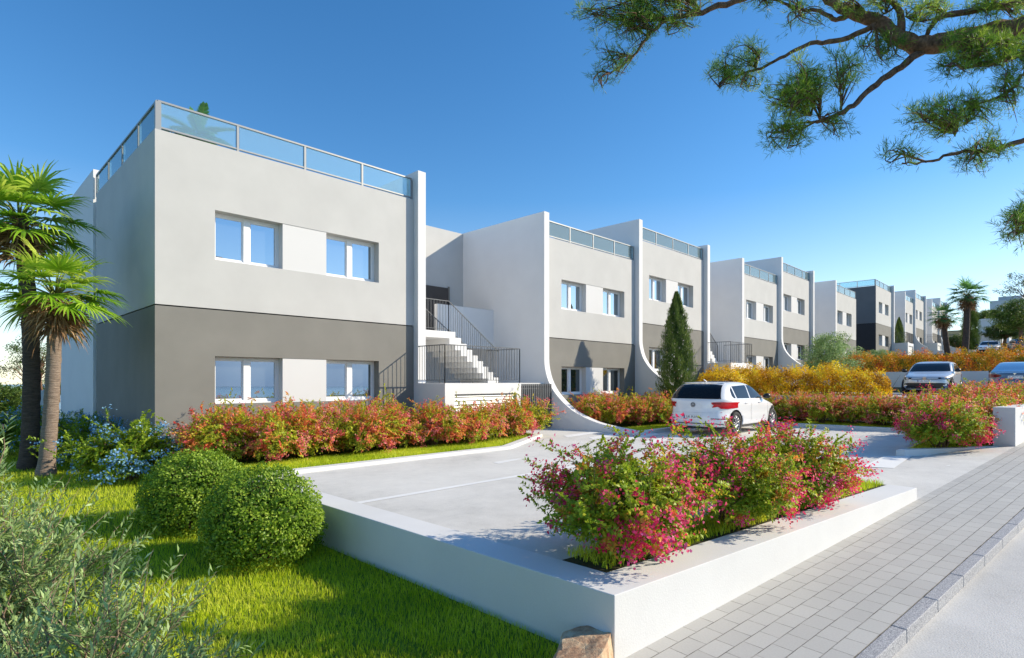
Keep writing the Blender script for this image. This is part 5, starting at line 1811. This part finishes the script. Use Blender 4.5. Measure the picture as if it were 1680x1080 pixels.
            for s_ in range(8):
                f = rng.uniform(.35, 1); j = min(int(f * (len(tw) - 1)), len(tw) - 2)
                p = np.array(tw[j].lerp(tw[j + 1], f * (len(tw) - 1) - j))
                dd = norm(np.array(tw[-1] - tw[-2]) * 8 + rng.normal(size=3) * .75 + np.array([0, 0, .45]))
                ln = rng.uniform(.05, .13)
                m = 9
                a_ = rng.uniform(0, 1, m)
                nd_ = norm(dd * .9 + rng.normal(size=(m, 3)) * .42 + np.array([0, 0, .12]))
                cl.add(*leaves(p + dd * (ln * a_)[:, None], nd_, rng.uniform(.045, .085, m), .0044, np.clip(rng.normal(tint0, .15, m), 0, 1), rng, fold=.1))
    L.build('limbs', M['pine_bark'], t, True, fix=False)
    link_mesh('needles', cl.mesh('pine_needles', M['needle']), t)


def smooth3(pts, k=5):
    out = []
    for i in range(len(pts) - 1):
        p0 = pts[max(i - 1, 0)]; p1 = pts[i]; p2 = pts[i + 1]; p3 = pts[min(i + 2, len(pts) - 1)]
        for j in range(k):
            t = j / k
            out.append(.5 * ((2 * p1) + (p2 - p0) * t + (2 * p0 - 5 * p1 + 4 * p2 - p3) * t * t + (3 * p1 - p0 - 3 * p2 + p3) * t ** 3))
    out.append(pts[-1])
    return out


pine()

# ------------------------------------------------------------------ boulders by the wall corner
def rock_mat():
    m = mat('rock', (.4, .3, .2), .85, spec=.25)
    c = coords(m)
    n = noise(m, c, 5, 8, .7); n2 = noise(m, c, 22, 5)
    r = ramp(m, [(.30, (.20, .11, .07)), (.45, (.42, .26, .16)), (.58, (.58, .45, .29)), (.72, (.66, .58, .46))])
    lk(m, n.outputs[0], r.inputs[0]); lk(m, r.outputs[0], bsdf(m).inputs['Base Color'])
    b1 = bump(m, n.outputs[0], .6, .05); bump(m, n2.outputs[0], .5, .01, b1)
    return m


M['rock'] = rock_mat()


def boulder(label, loc, size, seed, rz=0):
    rng = random.Random(seed)
    bm = bmesh.new()
    bmesh.ops.create_icosphere(bm, subdivisions=4, radius=1)
    pl = [(Vector((rng.gauss(0, 1), rng.gauss(0, 1), rng.gauss(0, .8))).normalized(), rng.uniform(.62, .85)) for _ in range(11)] + [(Vector((.05, .1, 1)).normalized(), .62)]
    from mathutils import noise as ns
    for v in bm.verts:
        p = v.co.copy()
        for n_, d_ in pl:
            k = p.dot(n_)
            if k > d_: p -= n_ * (k - d_) * .94
        p += p.normalized() * (ns.noise(p * 2.2 + Vector((seed, 0, 0))) * .10 + ns.noise(p * 7) * .03)
        v.co = Vector((p.x * size[0], p.y * size[1], p.z * size[2]))
    me = bpy.data.meshes.new('boulder'); bm.to_mesh(me); bm.free(); me.materials.append(M['rock'])
    o = link_mesh('boulder', me); o.location = loc; o.rotation_euler = (0, 0, rz)
    tag(o, label, 'rock', 'rocks at the wall corner')


x, y = cw(.50, 3.92); boulder('reddish brown boulder with a flat top at the foot of the wall corner', (x, y, -.43), (.46, .26, .24), 3, .45)
x, y = cw(.32, 3.55); boulder('pale ochre boulder at the bottom edge, in front of the reddish one', (x, y, -.50), (.40, .26, .26), 8, .5)
x, y = cw(.75, 3.62); boulder('small ochre stone touching the white wall corner at the bottom edge', (x, y, -.43), (.18, .14, .17), 12, 2.1)

# ------------------------------------------------------------------ grass
rng = np.random.default_rng(5)


def scatter(n, x0, x1, y0, y1, zf, keep=None):
    x = rng.uniform(x0, x1, n); y = rng.uniform(y0, y1, n)
    if keep is not None:
        k = keep(x, y); x, y = x[k], y[k]
    return np.stack([x, y, np.array([zf(a, b) for a, b in zip(x, y)])], 1)


def lawn_keep(x, y):
    X = (x - CAM[0]) * .7 - (y - CAM[1]) * .7141; Y = (x - CAM[0]) * .7141 + (y - CAM[1]) * .7
    u = 840 + 936 * X / np.maximum(Y, .1)
    d = np.hypot(X, Y)
    return (Y > 2.2) & (u > -160) & (u < 1040) & (rng.random(len(x)) < np.clip(5.2 / d, .25, 1)) & (x < -10.85)


g1 = scatter(420000, -18, -10.84, -11.5, 6, lawn_z, lawn_keep)
tag(blades('grass', g1, .062, .0032, rng), 'short sunlit green lawn grass', 'grass', kind='stuff')
parts = [scatter(26000, -11.5, -5.2, -3.16, -2.2, bed_slope), scatter(7000, -5.2, -2.5, -3.2, -1.3, lambda a, b: .02, lambda x, y: (y < -1.15) & (y > -3.2 + (x + 5.06) * .53 + .06)),
         scatter(9000, .4, 6, -3.45, -2.6, lambda a, b: .03), scatter(16000, 6.25, 7.6, -9.6, -3.9, lambda a, b: .05),
         scatter(12000, -.1, 6, -12, -9.98, lambda a, b: .06, lambda x, y: y > -9.98 - (x + .2) * .68)]
q = rng.uniform(0, 1, (20000, 2)); sx_ = .4 + q[:, 0] * 6.0; pp = -.40 - q[:, 1] * .52
parts.append(np.stack([WC[0] + E2[0] * sx_ + N2[0] * pp, WC[1] + E2[1] * sx_ + N2[1] * pp, np.full(20000, LZ + .01)], 1)[:8000])
g2 = np.concatenate(parts)
tag(blades('grass', g2, .075, .0036, rng), 'grass growing in the planting beds round the lot', 'grass', kind='stuff')
